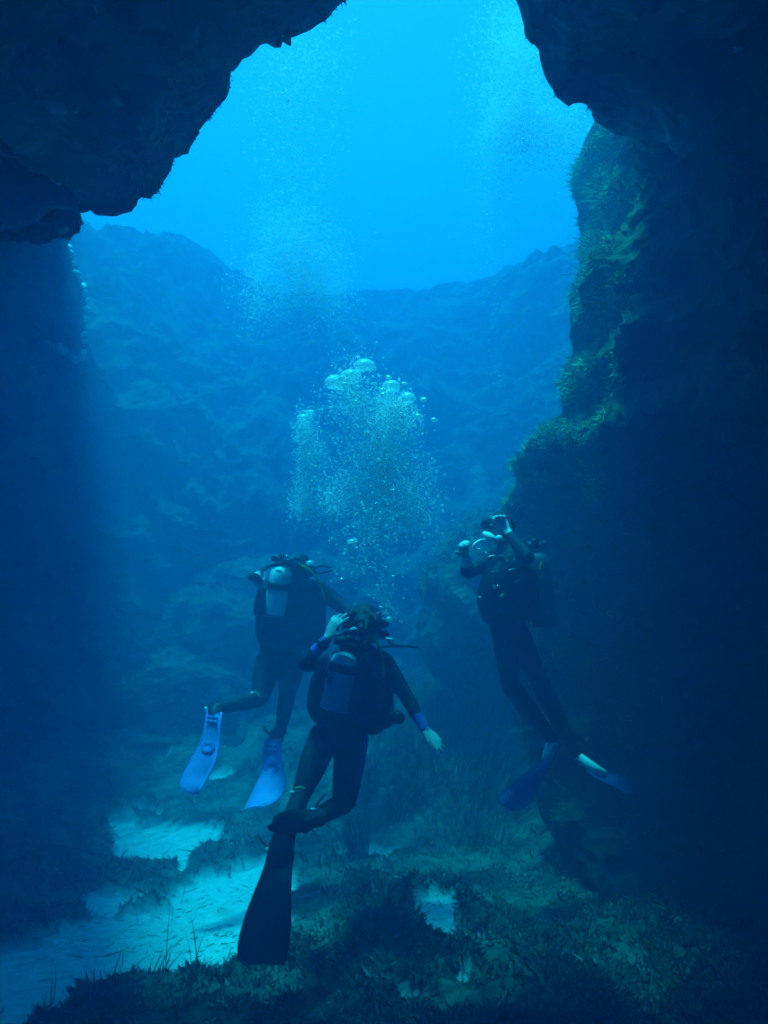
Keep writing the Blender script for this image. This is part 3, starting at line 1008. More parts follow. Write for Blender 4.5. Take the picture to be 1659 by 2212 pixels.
def tank(parent, top, bot, r, body_mat, lower_mat, boot_mat, bands, label=None):
    """Cylinder with domed shoulder, boot, cam bands, valve with knob and first stage."""
    top = np.asarray(top); bot = np.asarray(bot)
    d = unit(bot - top); L_ = np.linalg.norm(bot - top)
    s = unit(np.cross(d, [0, 1, 0])); q = np.cross(d, s)
    prof = [(0.02, r * 0.28), (0.0, r * 0.30), (0.012, r * 0.55), (0.035, r * 0.82), (0.07, r * 0.97), (0.11, r)]
    pts = [top + d * a for a, _ in prof] + [top + d * L_ * 0.5, top + d * L_ * 0.86]
    rr = [b for _, b in prof] + [r, r]
    t = part('scuba_tank', [lathe(top, d, [(a, b) for a, b in prof[1:]] + [(L_ * 0.5, r)])], body_mat, parent)
    if label:
        t['label'] = label
    part('label_band', [lathe(top, d, [(L_ * 0.5, r), (L_ * 0.86, r)])], lower_mat, t)
    part('boot', [lathe(top, d, [(L_ * 0.84, r * 1.0), (L_ * 0.845, r * 1.06), (L_ * 0.99, r * 1.07), (L_, r * 0.98), (L_, 0.001)])], boot_mat, t)
    for b in bands:
        part('cam_band', [lathe(top, d, [(L_ * b - 0.028, r * 1.0), (L_ * b - 0.026, r * 1.05), (L_ * b + 0.026, r * 1.05), (L_ * b + 0.028, r * 1.0)])], M_VEST, t)
    v = part('valve', [cyl(top + d * 0.01, top - d * 0.075, 0.02, 0.017), cyl(top - d * 0.05 - s * 0.02, top - d * 0.05 + s * 0.055, 0.012)], M_CHROME, t)
    part('knob', [cyl(top - d * 0.05 + s * 0.052, top - d * 0.05 + s * 0.085, 0.024, 0.022, cap=0.2)], M_RUBBER, v)
    part('first_stage', [cyl(top - d * 0.05 - s * 0.015, top - d * 0.05 - s * 0.085, 0.03, 0.028, cap=0.3), cyl(top - d * 0.09, top - d * 0.03, 0.03, 0.034, cap=0.3)], M_RUBBER, v)
    return t, d, s, q


def lathe(o, d, prof, n=32):
    d = unit(d); x = unit(np.cross(d, [0.1, 1, 0.2])); y = np.cross(d, x)
    a = np.linspace(0, 2 * np.pi, n, endpoint=False)
    ring = np.cos(a)[:, None] * x + np.sin(a)[:, None] * y
    V = np.concatenate([o + d * h + ring * r for h, r in prof])
    return V, grid_quads(len(prof), n, True), None


def head(c, fwd, up, r=0.1):
    """Skull with jaw, nose, brow, ears; all fused later into the body."""
    f = unit(fwd); u = unit(np.asarray(up) - f * (f @ np.asarray(up))); s = np.cross(f, u)
    rot = np.stack([s, f, u])
    k = r / 0.1
    sh = [ball(c + u * 0.015 * k - f * 0.008 * k, (0.077 * k, 0.098 * k, 0.102 * k), rot), ball(c + f * 0.03 * k - u * 0.055 * k, (0.058 * k, 0.062 * k, 0.062 * k), rot)]
    sh.append(tube([c + f * 0.088 * k + u * 0.012 * k, c + f * 0.112 * k - u * 0.022 * k], [0.009 * k, 0.014 * k], n=8))
    sh.append(tube([c + f * 0.085 * k - u * 0.055 * k - s * 0.02 * k, c + f * 0.095 * k - u * 0.055 * k, c + f * 0.085 * k - u * 0.055 * k + s * 0.02 * k], [0.007 * k, 0.01 * k, 0.007 * k], n=8))
    for g in (1, -1):
        sh.append(ball(c + s * g * 0.078 * k - f * 0.005 * k - u * 0.01 * k, (0.01 * k, 0.022 * k, 0.032 * k), rot, 10))
    return sh, f, u, s


# ------------------------------------------------------------------ diver with the long dark fin (nearest)
def limb(pts, rs, **kw):
    return tube(pts, rs, n=16, per=7, **kw)


pB = empty('person', P(750, 1600, 6.2), label='near diver in black wetsuit with purple cuffs and one long dark fin, arms out', category='person')
D = 6.2
hB = P(795, 1350, 6.12)
headB, fB, uB, sB = head(hB, (0.75, 0.62, -0.1), (0.05, 0.1, 1), 0.1)
sL, sR = P(715, 1428, 6.25), P(829, 1428, 6.15)
eL, wL = P(655, 1436, 5.98), P(709, 1377, 5.93)
eR, wR = P(879, 1506, 6.12), P(918, 1577, 6.03)
kL, aL = P(650, 1718, 6.02), P(614, 1806, 5.62)
kR, aR = P(743, 1735, 6.08), P(668, 1772, 5.74)
hpL, hpR = P(702, 1585, 6.24), P(762, 1588, 6.2)
fwdHL = P(733, 1328, 5.93) - wL
fwdHR = P(973, 1632, 5.99) - wR
handBL = hand(wL, fwdHL, np.array([0.8, -0.5, 0.1]), 1.14, curl=(0.16, 0.26, 0.36, 0.45), spread=0.24, thumb_out=0.85, back=np.array([-0.5, -0.8, 0.4]), oppose=0.35)
handBR = hand(wR, fwdHR, np.array([-0.75, -0.6, -0.2]), 1.1, curl=(0.12, 0.1, 0.16, 0.3), spread=0.2, thumb_out=0.5, back=np.array([0.3, 0, 1]))
shB = headB + [
    tube([P(735, 1592, 6.24), P(745, 1560, 6.24), P(752, 1520, 6.24), P(763, 1462, 6.22), P(772, 1420, 6.2), P(780, 1398, 6.19)],
         [(0.165, 0.12), (0.165, 0.12), (0.15, 0.11), (0.17, 0.12), (0.165, 0.1), (0.09, 0.07)], n=24, per=6),
    tube([P(780, 1400, 6.19), P(788, 1372, 6.15)], [0.062, 0.055], n=14),
    tube([sL, P(772, 1412, 6.2), sR], [0.06, 0.075, 0.062], side=(0, 0, 1)),
    limb([sL, eL * .5 + sL * .5, eL], [0.06, 0.055, 0.044]), limb([eL, eL * .6 + wL * .4, wL], [0.045, 0.043, 0.028]),
    limb([sR, eR * .5 + sR * .5, eR], [0.064, 0.056, 0.045]), limb([eR, eR * .6 + wR * .4, wR], [0.045, 0.043, 0.029]),
    limb([hpL, hpL * .5 + kL * .5, kL], [(0.098, 0.105), (0.092, 0.095), 0.06]), limb([kL, kL * .6 + aL * .4, aL], [0.06, 0.058, 0.04]),
    limb([hpR, hpR * .5 + kR * .5, kR], [(0.105, 0.11), (0.1, 0.1), 0.075]), limb([kR, kR * .6 + aR * .4, aR], [0.068, 0.062, 0.042]),
] + handBL + handBR
d1 = unit(wL - eL); d2 = unit(wR - eR)
skin('body', shB, [M_SUIT, M_PURPLE, M_SKIN, M_SKIN], pB, 0.0075, 3, regions=[
    (wL - d1 * 0.005, wL + fwdHL * 1.9, 0.13, 2), (wL - d1 * 0.125, wL - d1 * 0.005, 0.06, 1),
    (wR - d2 * 0.005, wR + fwdHR * 1.6, 0.13, 2), (wR - d2 * 0.105, wR - d2 * 0.005, 0.06, 1),
    (P(790, 1385, 6.13), hB + uB * 0.13, 0.14, 2),
    (P(800, 1570, 6.16), P(776, 1700, 6.06), 0.036, 1)], label='black wetsuit with purple wrists and hip stripe, bare hands')
# hair: a rounded mass with loose locks
rh = np.random.default_rng(5)
locks = [ball(hB - fB * 0.022 + uB * 0.028, (0.1, 0.112, 0.108), np.stack([sB, fB, uB]), 18)]
for k in range(46):
    a = rh.uniform(-2.5, 2.5); e = rh.uniform(-0.2, 1.3)
    dr = unit(-fB * math.cos(a * .6) + sB * math.sin(a * .75) + uB * (e - 0.2))
    b0 = hB - fB * 0.02 + uB * 0.025 + dr * 0.095
    dn = unit(-uB * 0.8 - fB * 0.1 + rh.normal(0, 0.35, 3))
    locks.append(tube([b0, b0 + dr * 0.012 + dn * 0.05, b0 + dn * rh.uniform(0.08, 0.13)], [0.02, 0.02, 0.009], n=8, per=4))
skin('hair', locks, [M_HAIR], pB, 0.0075, 1)
# mask strap and mask
mB = hB + fB * 0.088 + uB * 0.018
part('mask', [tube([mB - sB * 0.07, mB + fB * 0.02, mB + sB * 0.07], [(0.032, 0.022)] * 3, side=uB, n=12)], M_RUBBER, pB)
part('mask_strap', [tube([mB + sB * .075, hB + sB * 0.105 + uB * .02, hB - fB * 0.115 + uB * .035, hB - sB * 0.105 + uB * .02, mB - sB * .075], [(0.014, 0.006)] * 5, side=uB, n=8, per=8)], M_RUBBER, pB)
regB = hB + fB * 0.125 - uB * 0.05
r_ = part('regulator', [cyl(regB - fB * 0.03, regB + fB * 0.028, 0.034, 0.03, cap=0.3)], M_RUBBER, pB)
hose('hose', [regB + fB * 0.01 - uB * .01, P(850, 1392, 6.02), P(890, 1397, 6.05), P(901, 1399, 6.1), P(870, 1396, 6.18), P(826, 1398, 6.24), P(795, 1412, 6.3)], 0.0075, M_RUBBER, pB)
part('hose_fitting', [cyl(P(834, 1379.5, 6.03), P(847, 1381.5, 6.03), 0.0085, cap=0.3)], M_PALE, pB)
part('swivel', [tube([P(757, 1362, 5.98), P(764, 1358, 5.98), P(771, 1361, 5.98)], [0.01, 0.013, 0.01], n=8), cyl(P(767, 1355, 6.0), P(770, 1352, 6.0), 0.012, cap=0.4)], M_PALE, pB)
# vest
skin('buoyancy_vest', [
    tube([P(724, 1432, 6.19), P(704, 1475, 6.2), P(690, 1520, 6.2), P(690, 1545, 6.21)], [(0.075, 0.1), (0.1, 0.13), (0.085, 0.13), (0.06, 0.1)], n=18),
    tube([P(820, 1430, 6.13), P(820, 1480, 6.14), P(812, 1530, 6.16), P(803, 1568, 6.16)], [(0.07, 0.1), (0.095, 0.13), (0.095, 0.13), (0.08, 0.1)], n=18),
    tube([P(688, 1535, 6.16), P(740, 1548, 6.1), P(800, 1556, 6.14)], [(0.06, 0.08), (0.06, 0.09), (0.065, 0.08)], side=(0, 0, 1)),
    tube([P(730, 1440, 6.12), P(770, 1436, 6.1), P(815, 1440, 6.1)], [(0.08, 0.06)] * 3, side=(0, 0, 1)),
    tube([P(765, 1445, 6.08), P(752, 1500, 6.08), P(742, 1545, 6.1)], [(0.16, 0.05)] * 3),
    tube([P(818, 1560, 6.08), P(838, 1562, 6.05)], [(0.05, 0.06), (0.035, 0.05)], side=(0, 0, 1))], [M_VEST], pB, 0.012, 4)
part('shoulder_strap', [tube([P(800, 1402, 6.06), P(822, 1415, 6.03), P(836, 1445, 6.06)], [(0.024, 0.006)] * 3, side=(1, 0, 0.4))], M_VEST, pB)
tB, dB, s_, q_ = tank(pB, P(749, 1406, 5.99), P(715, 1556, 5.99), 0.087, M_TANK_VIO, M_TANK_VIO, M_BOOT, [0.235], label='bluish grey tank with a dark worn mark')
# worn dark mark on the tank: a round blot with two strokes
mk = P(712, 1461, 5.915)
mx_ = unit(np.cross(dB, TOCAM(mk))); my_ = dB; mz_ = TOCAM(mk)
part('painted_mark', [disc(mk, mz_, 0.02, 0.004, 14, 0.008), box(mk + mx_ * 0.02 - my_ * 0.012, unit(mx_ + .5 * my_), unit(my_ - .5 * mx_), mz_, 0.012, 0.04, 0.004),
                      disc(mk + my_ * 0.036 - mx_ * .004, mz_, 0.016, 0.004, 12), box(mk + my_ * 0.03 - mx_ * .024, unit(mx_ - .3 * my_), my_, mz_, 0.024, 0.012, 0.004)], M_BOOT, tB)
part('carry_strap', [tube([P(737, 1400, 5.93), P(752, 1396, 5.93), P(772, 1403, 5.95)], [(0.02, 0.006)] * 3, side=(0, 0, 1))], M_VEST, tB)
hose('yellow_hose', [P(783, 1392, 6.0), P(805, 1379, 6.0), P(818, 1396, 5.99), P(826, 1425, 6.0), P(829, 1455, 6.02), P(828, 1480, 6.06)], 0.0085, M_YELLOW, pB)
hose('gauge_hose', [P(770, 1400, 6.02), P(800, 1440, 5.98), P(838, 1490, 6.0), P(848, 1520, 6.02), P(849, 1540, 6.02)], 0.0075, M_RUBBER, pB)
g = part('gauge_console', [tube([P(838, 1556, 6.0), P(848, 1549, 6.0), P(858, 1543, 6.0)], [(0.03, 0.02), (0.045, 0.024), (0.04, 0.022)], side=(0, 0, 1), n=16), cyl(P(858, 1546, 6.03), P(862, 1552, 5.97), 0.036, cap=0.3)], M_RUBBER, pB)
part('gauge_dial', [disc(P(862, 1552, 5.965), TOCAM(P(862, 1552, 5.96)), 0.026, 0.004)], M_BOOT, g)
part('watch', [lathe(wL - d1 * 0.055, d1, [(-0.014, 0.04), (-0.012, 0.046), (0.012, 0.046), (0.014, 0.04)], 20), disc(wL - d1 * 0.055 + TOCAM(wL) * 0.044, TOCAM(wL), 0.022, 0.012)], M_RUBBER, pB)
# reflective patch behind the left knee
kp = P(641, 1713, 5.95)
part('knee_patch', [ball(kp + np.array([-0.028, 0, 0.002]), (0.017, 0.008, 0.013), n=8), ball(kp + np.array([0.006, 0, -0.016]), (0.017, 0.008, 0.013), n=8)], M_WHITE, pB)
part('knee_print', [tube([kp + np.array([-0.01, -.002, 0.026]), kp + np.array([0.02, -.004, 0.034]), kp + np.array([0.05, 0.01, 0.02])], [(0.008, 0.006)] * 3, side=(0, 0, 1))], M_GREENP, pB)
# long dark fin on the left foot
fin(pB, [(P(583, 1838, 5.62), P(631, 1838, 5.55)), (P(575, 1872, 5.58), P(628, 1872, 5.52)), (P(556, 1920, 5.5), P(625, 1915, 5.42)), (P(534, 1975, 5.4), P(625, 1985, 5.32)),
         (P(519, 2030, 5.3), P(622, 2045, 5.24)), (P(517, 2068, 5.24), P(616, 2072, 5.2)), (P(536, 2084, 5.2), P(609, 2085, 5.18))],
    P(616, 1795, 5.66), P(607, 1832, 5.6), P(603, 1868, 5.56), M_RUBBER, M_RUBBER, 0.068, 0.012, vents=False, emblem=False, rail=0.014, label='long black fin hanging straight down')
# second fin, almost edge on
fin(pB, [(P(690, 1752, 5.72), P(672, 1792, 5.66)), (P(655, 1750, 5.62), P(645, 1797, 5.52)), (P(620, 1752, 5.45), P(606, 1800, 5.35)), (P(594, 1764, 5.28), P(582, 1792, 5.2)), (P(590, 1770, 5.24), P(578, 1784, 5.18))],
    P(690, 1766, 5.78), P(668, 1772, 5.72), P(640, 1774, 5.58), M_BOOT, M_BOOT, 0.06, 0.012, vents=False, emblem=False, rail=0.006, label='dark fin turned almost edge on')

# ------------------------------------------------------------------ diver with the two lilac fins
pA = empty('person', P(612, 1430, 7.7), label='diver with two lilac fins and a pale tank, left knee bent', category='person')
hA = P(650, 1229, 7.42)
headA, fA, uA, sA = head(hA, (0.35, 1, -0.55), (0.15, 0.4, 1), 0.1)
sL, sR = P(584, 1280, 7.68), P(690, 1275, 7.58)
eL, wL = P(560, 1322, 7.4), P(566, 1270, 7.22)
eR, wR = P(748, 1316, 7.35), P(790, 1352, 7.05)
hpL, hpR = P(580, 1425, 7.7), P(632, 1428, 7.66)
kL, aL = P(562, 1508, 7.5), P(464, 1532, 7.28)
kR, aR = P(621, 1494, 7.82), P(606, 1582, 7.52)
fwdL = P(556, 1252, 7.2) - wL
fwdR = P(815, 1366, 6.95) - wR
shA = headA + [
    tube([P(605, 1440, 7.7), P(608, 1405, 7.72), P(618, 1360, 7.72), P(630, 1310, 7.68), P(638, 1278, 7.62), P(643, 1258, 7.55)],
         [(0.17, 0.12), (0.175, 0.125), (0.17, 0.12), (0.2, 0.13), (0.18, 0.11), (0.09, 0.08)], n=24, per=6),
    tube([P(643, 1260, 7.55), P(648, 1240, 7.47)], [0.066, 0.06], n=14),
    tube([sL, P(638, 1268, 7.62), sR], [0.068, 0.085, 0.07], side=(0, 0, 1)),
    limb([sL, eL * .5 + sL * .5, eL], [0.066, 0.06, 0.048]), limb([eL, eL * .6 + wL * .4, wL], [0.048, 0.046, 0.031]),
    limb([sR, eR * .5 + sR * .5, eR], [0.07, 0.062, 0.05]), limb([eR, eR * .6 + wR * .4, wR], [0.048, 0.046, 0.031]),
    limb([hpL, hpL * .5 + kL * .5, kL], [(0.105, 0.115), (0.1, 0.1), 0.068]), limb([kL, kL * .65 + aL * .35, aL], [0.066, 0.064, 0.043]),
    limb([hpR, hpR * .5 + kR * .5, kR], [(0.105, 0.115), (0.1, 0.1), 0.072]), limb([kR, kR * .65 + aR * .35, aR], [0.07, 0.066, 0.043]),
] + hand(wL, fwdL, np.array([1, 0.1, 0.3]), 1.0, curl=(0.7, 0.8, 0.8, 0.9)) + hand(wR, fwdR, np.array([0, 0, 1]), 1.05, curl=(0.3, 0.4, 0.4, 0.5))
skin('body', shA, [M_SUIT, M_SKIN], pA, 0.008, 3, regions=[(wL, wL + fwdL * 2.2, 0.13, 1), (wR, wR + fwdR * 1.8, 0.13, 1), (hA + fA * 0.055, hA + fA * 0.14, 0.08, 1)], label='plain black hooded wetsuit')
mA = hA + fA * 0.088 + uA * 0.018
part('mask', [tube([mA - sA * 0.07, mA + fA * 0.02, mA + sA * 0.07], [(0.032, 0.022)] * 3, side=uA, n=12)], M_RUBBER, pA)
part('mask_strap', [tube([mA + sA * .075, hA + sA * 0.092 + uA * .02, hA - fA * 0.108 + uA * .035, hA - sA * 0.092 + uA * .02, mA - sA * .075], [(0.014, 0.006)] * 5, side=uA, n=8, per=8)], M_RUBBER, pA)
regA = hA + fA * 0.13 - uA * 0.05
part('regulator', [cyl(regA - fA * 0.03, regA + fA * 0.028, 0.034, 0.03, cap=0.3)], M_RUBBER, pA)
skin('buoyancy_vest', [
    tube([P(592, 1282, 7.6), P(580, 1320, 7.6), P(577, 1360, 7.62), P(583, 1385, 7.64)], [(0.07, 0.1), (0.09, 0.14), (0.095, 0.14), (0.08, 0.11)], n=18),
    tube([P(682, 1278, 7.5), P(684, 1320, 7.54), P(677, 1365, 7.58), P(668, 1392, 7.6)], [(0.065, 0.1), (0.075, 0.14), (0.09, 0.14), (0.08, 0.11)], n=18),
    tube([P(580, 1384, 7.56), P(625, 1388, 7.5), P(676, 1386, 7.54)], [(0.07, 0.08), (0.07, 0.1), (0.07, 0.08)], side=(0, 0, 1)),
    tube([P(645, 1278, 7.46), P(640, 1330, 7.48), P(625, 1385, 7.5)], [(0.17, 0.05)] * 3),
    tube([P(600, 1280, 7.54), P(640, 1272, 7.47), P(682, 1280, 7.46)], [(0.08, 0.06)] * 3, side=(0, 0, 1))], [M_VEST], pA, 0.012, 4)
tA, dA, s_, q_ = tank(pA, P(609, 1222, 7.4), P(588, 1345, 7.42), 0.085, M_TANK_GREY, M_TANK_PALE, M_BOOT, [0.35], label='grey tank with a pale lower half')
part('carry_strap', [tube([P(596, 1219, 7.34), P(612, 1216, 7.33), P(628, 1221, 7.36)], [(0.02, 0.006)] * 3, side=(0, 0, 1))], M_VEST, tA)
part('tank_knob', [cyl(P(615, 1205, 7.36), P(621, 1202, 7.34), 0.016, cap=0.4)], M_CHROME, tA)
hose('yellow_hose', [P(634, 1212, 7.4), P(650, 1220, 7.34), P(675, 1237, 7.36), P(692, 1262, 7.4), P(699, 1285, 7.42), P(704, 1302, 7.46)], 0.0095, M_YELLOW, pA)
hose('hose', [P(630, 1210, 7.42), P(672, 1226, 7.38), P(698, 1223, 7.36), P(718, 1229, 7.4), P(706, 1236, 7.5), P(674, 1240, 7.6)], 0.007, M_RUBBER, pA)
hose('inflator_hose', [P(622, 1222, 7.5), P(590, 1221, 7.42), P(570, 1229, 7.34), P(562, 1238, 7.28), P(562, 1252, 7.22)], 0.013, M_RUBBER, pA, label='corrugated hose held up on the left')
part('inflator', [tube([P(563, 1256, 7.2), P(552, 1248, 7.17), P(540, 1246, 7.15)], [(0.026, 0.024), (0.034, 0.026), (0.03, 0.024)], side=(0, 0, 1), n=14)], M_RUBBER, pA)
kp = P(548, 1505, 7.42)
part('knee_patch', [ball(kp + np.array([-0.012, 0, 0.025]), (0.016, 0.008, 0.016), n=8), ball(kp + np.array([-0.002, 0, -0.018]), (0.012, 0.008, 0.013), n=8)], M_WHITE, pA)
part('knee_print', [tube([kp + np.array([0.015, -.002, 0.034]), kp + np.array([0.038, -.004, 0.015]), kp + np.array([0.042, 0.0, -0.012])], [(0.008, 0.006)] * 3, side=(0, 1, 0))], M_GREENP, pA)
fin(pA, [(P(449, 1536, 7.26), P(478, 1540, 7.22)), (P(444, 1565, 7.2), P(475, 1568, 7.16)), (P(436, 1602, 7.16), P(473, 1606, 7.12)), (P(414, 1640, 7.12), P(465, 1645, 7.06)), (P(397, 1672, 7.08), P(448, 1680, 7.02)),
         (P(389, 1698, 7.04), P(436, 1702, 6.98)), (P(400, 1712, 7.0), P(429, 1716, 6.98))],
    P(470, 1528, 7.3), P(463, 1532, 7.28), P(458, 1558, 7.22), M_FIN, M_RUBBER, 0.05, 0.012, label='dimmer lilac fin on the raised foot')
fin(pA, [(P(574, 1598, 7.5), P(604, 1596, 7.46)), (P(572, 1625, 7.46), P(606, 1628, 7.4)), (P(569, 1652, 7.42), P(610, 1652, 7.36)), (P(561, 1680, 7.36), P(614, 1680, 7.3)), (P(546, 1712, 7.28), P(610, 1710, 7.22)), (P(534, 1738, 7.2), P(594, 1732, 7.16)),
         (P(530, 1749, 7.16), P(562, 1745, 7.14))],
    P(605, 1576, 7.55), P(598, 1588, 7.52), P(590, 1620, 7.48), M_FIN, M_RUBBER, 0.05, 0.012, label='bright lilac fin hanging from the straight leg')

# ------------------------------------------------------------------ diver at the rock wall
pC = empty('person', P(1090, 1350, 6.8), label='diver upright against the dark rock wall with pale hands raised to the face', category='person')
hC = P(1082, 1138, 6.86)
headC, fC, uC, sC = head(hC, (-0.9, -0.4, 0.0), (0.05, 0, 1), 0.1)
sN, sF = P(1128, 1208, 6.66), P(1080, 1200, 7.0)          # near and far shoulder
eN, wN = P(1140, 1205, 6.42), P(1097, 1150, 6.55)          # hand at the face
eF, wF = P(1010, 1236, 6.62), P(1005, 1198, 6.5)           # hand held out in front
fwdN = P(1076, 1118, 6.58) - wN
fwdF = P(998, 1172, 6.44) - wF
hpN, hpF = P(1090, 1354, 6.74), P(1108, 1352, 6.94)
kN, aN = P(1102, 1482, 6.66), P(1198, 1602, 6.92)
kF, aF = P(1164, 1470, 6.9), P(1246, 1632, 7.02)
shC = headC + [
    tube([P(1096, 1362, 6.83), P(1092, 1330, 6.83), P(1090, 1290, 6.83), P(1100, 1235, 6.84), P(1102, 1205, 6.84), P(1097, 1182, 6.85)],
         [(0.12, 0.165), (0.12, 0.17), (0.115, 0.155), (0.13, 0.19), (0.11, 0.17), (0.07, 0.09)], n=24, per=6),
    tube([P(1097, 1184, 6.85), P(1088, 1160, 6.86)], [0.066, 0.058], n=14),
    tube([sN, P(1103, 1198, 6.84), sF], [0.066, 0.08, 0.066], side=(0, 0, 1)),
    limb([sN, eN * .5 + sN * .5, eN], [0.064, 0.06, 0.048]), limb([eN, eN * .6 + wN * .4, wN], [0.048, 0.046, 0.03]),
    limb([sF, eF * .5 + sF * .5, eF], [0.066, 0.062, 0.05]), limb([eF, eF * .6 + wF * .4, wF], [0.05, 0.046, 0.031]),
    limb([hpN, hpN * .5 + kN * .5, kN], [0.1, 0.085, 0.06]), limb([kN, kN * .65 + aN * .35, aN], [0.068, 0.066, 0.043]),
    limb([hpF, hpF * .5 + kF * .5, kF], [0.1, 0.085, 0.06]), limb([kF, kF * .65 + aF * .35, aF], [0.068, 0.066, 0.043]),
] + hand(wN, fwdN, np.array([-1, 0, -0.6]), 1.08, curl=(0.65, 0.75, 0.8, 0.9), spread=0.2, thumb_out=0.7) + hand(wF, fwdF, np.array([-0.6, -0.6, 0.2]), 1.08, curl=(0.9, 0.95, 1.0, 1.0), spread=0.1)
dF = unit(wF - eF)
skin('body', shC, [M_SUIT, M_SKIN, M_WHITE], pC, 0.0075, 3, regions=[(wN - unit(wN - eN) * .01, wN + fwdN * 2.0, 0.14, 1), (wF, wF + fwdF * 2.2, 0.14, 1), (wF - dF * 0.085, wF, 0.07, 2),
     (hC + fC * 0.035, hC + fC * 0.15, 0.075, 1)], label='black hooded wetsuit with one white cuff and pale bare hands')
mC = hC + fC * 0.088 + uC * 0.022
part('mask', [tube([mC - sC * 0.075, mC + fC * 0.03, mC + sC * 0.075], [(0.04, 0.03)] * 3, side=uC, n=12)], M_RUBBER, pC)
part('mask_strap', [tube([mC + sC * .075, hC + sC * 0.092 + uC * .02, hC - fC * 0.108 + uC * .035, hC - sC * 0.092 + uC * .02, mC - sC * .075], [(0.014, 0.006)] * 5, side=uC, n=8, per=8)], M_RUBBER, pC)
part('regulator', [tube([P(1046, 1153, 6.7), P(1054, 1156, 6.66), P(1064, 1163, 6.64), P(1071, 1170, 6.66)], [(0.02, 0.018), (0.026, 0.022), (0.024, 0.02), (0.018, 0.018)], n=12)], M_PALE, pC)
part('regulator_cap', [ball(P(1078, 1163, 6.64), (0.026, 0.02, 0.024), n=12)], M_PALE, pC)
hose('white_hose', [P(1047, 1166, 6.6), P(1036, 1168, 6.55), P(1025, 1176, 6.52), P(1023, 1183, 6.52), P(1028, 1187, 6.54), P(1036, 1187, 6.58)], 0.0095, M_PALE, pC)
skin('buoyancy_vest', [
    tube([P(1088, 1215, 6.72), P(1070, 1250, 6.7), P(1058, 1295, 6.72), P(1060, 1330, 6.74)], [(0.08, 0.1), (0.09, 0.13), (0.09, 0.14), (0.07, 0.11)], n=18),
    tube([P(1120, 1215, 6.6), P(1120, 1260, 6.62), P(1108, 1310, 6.66), P(1095, 1335, 6.68)], [(0.07, 0.06), (0.1, 0.09), (0.1, 0.1), (0.08, 0.08)], n=18),
    tube([P(1062, 1318, 6.72), P(1100, 1325, 6.66), P(1140, 1315, 6.75)], [(0.07, 0.08)] * 3, side=(0, 0, 1)),
    tube([P(1142, 1225, 6.8), P(1146, 1270, 6.82), P(1140, 1320, 6.84)], [(0.06, 0.16)] * 3)], [M_VEST], pC, 0.012, 4)
tC, dC, s_, q_ = tank(pC, P(1158, 1192, 6.92), P(1178, 1350, 6.95), 0.088, M_BOOT, M_BOOT, M_RUBBER, [0.35], label='dark tank hidden in the shade')
hose('hose', [P(1150, 1180, 6.86), P(1128, 1172, 6.72), P(1098, 1168, 6.62), P(1080, 1166, 6.62)], 0.0075, M_RUBBER, pC)
for a_, b_, m_ in [((1126, 1170), (1147, 1158), M_BOOT), ((1100, 1232), (1112, 1228), M_PALE), ((1052, 1196), (1049, 1193), M_WHITE), ((1056, 1203), (1067, 1200), M_PALE), ((1047, 1213), (1053, 1209), M_BOOT),
                   ((1166, 1230), (1169, 1217), M_YELLOW), ((1112, 1258), (1124, 1251), M_YELLOW), ((1081, 1289), (1088, 1283), M_YELLOW), ((1033, 1290), (1039, 1290), M_PALE), ((1109, 1164), (1103, 1157), M_PALE)]:
    dd = 6.5 if a_[0] < 1150 else 6.7
    if a_[1] > 1280 and a_[0] < 1060: dd = 6.6
    part('strap_clip', [tube([P(*a_, dd), P(*b_, dd)], [0.006, 0.006], n=8)], m_, pC)
for q in ((1068, 1268), (1077, 1267)):
    part('ring', [disc(P(*q, 6.54), TOCAM(P(*q, 6.54)), 0.014, 0.008, 14, 0.006)], M_CHROME, pC)
part('chest_badge', [ball(P(1071, 1237, 6.56), (0.035, 0.012, 0.016), n=12)], M_BOOT, pC)
fin(pC, [(P(1186, 1608, 6.9), P(1206, 1612, 6.84)), (P(1178, 1636, 6.84), P(1192, 1642, 6.78)), (P(1140, 1668, 6.76), P(1165, 1690, 6.7)), (P(1100, 1702, 6.7), P(1150, 1722, 6.64)), (P(1076, 1722, 6.66), P(1128, 1745, 6.6)), (P(1082, 1738, 6.62), P(1104, 1752, 6.6))],
    P(1198, 1600, 6.92), P(1196, 1612, 6.9), P(1180, 1645, 6.82), M_FIN_C, M_PALE, 0.045, 0.008, vents=False, emblem=False, label='purple fin with a pale foot pocket, tip to the left')
fin(pC, [(P(1250, 1640, 7.0), P(1256, 1658, 6.95)), (P(1285, 1662, 6.95), P(1288, 1680, 6.88)), (P(1320, 1672, 6.9), P(1318, 1694, 6.82)), (P(1352, 1684, 6.86), P(1350, 1712, 6.78)), (P(1368, 1694, 6.84), P(1366, 1712, 6.78))],
    P(1246, 1634, 7.02), P(1254, 1646, 6.98), P(1306, 1672, 6.9), M_FIN_C, M_PALE, 0.042, 0.008, vents=False, emblem=False, label='purple fin with a pale foot pocket, tip to the right')
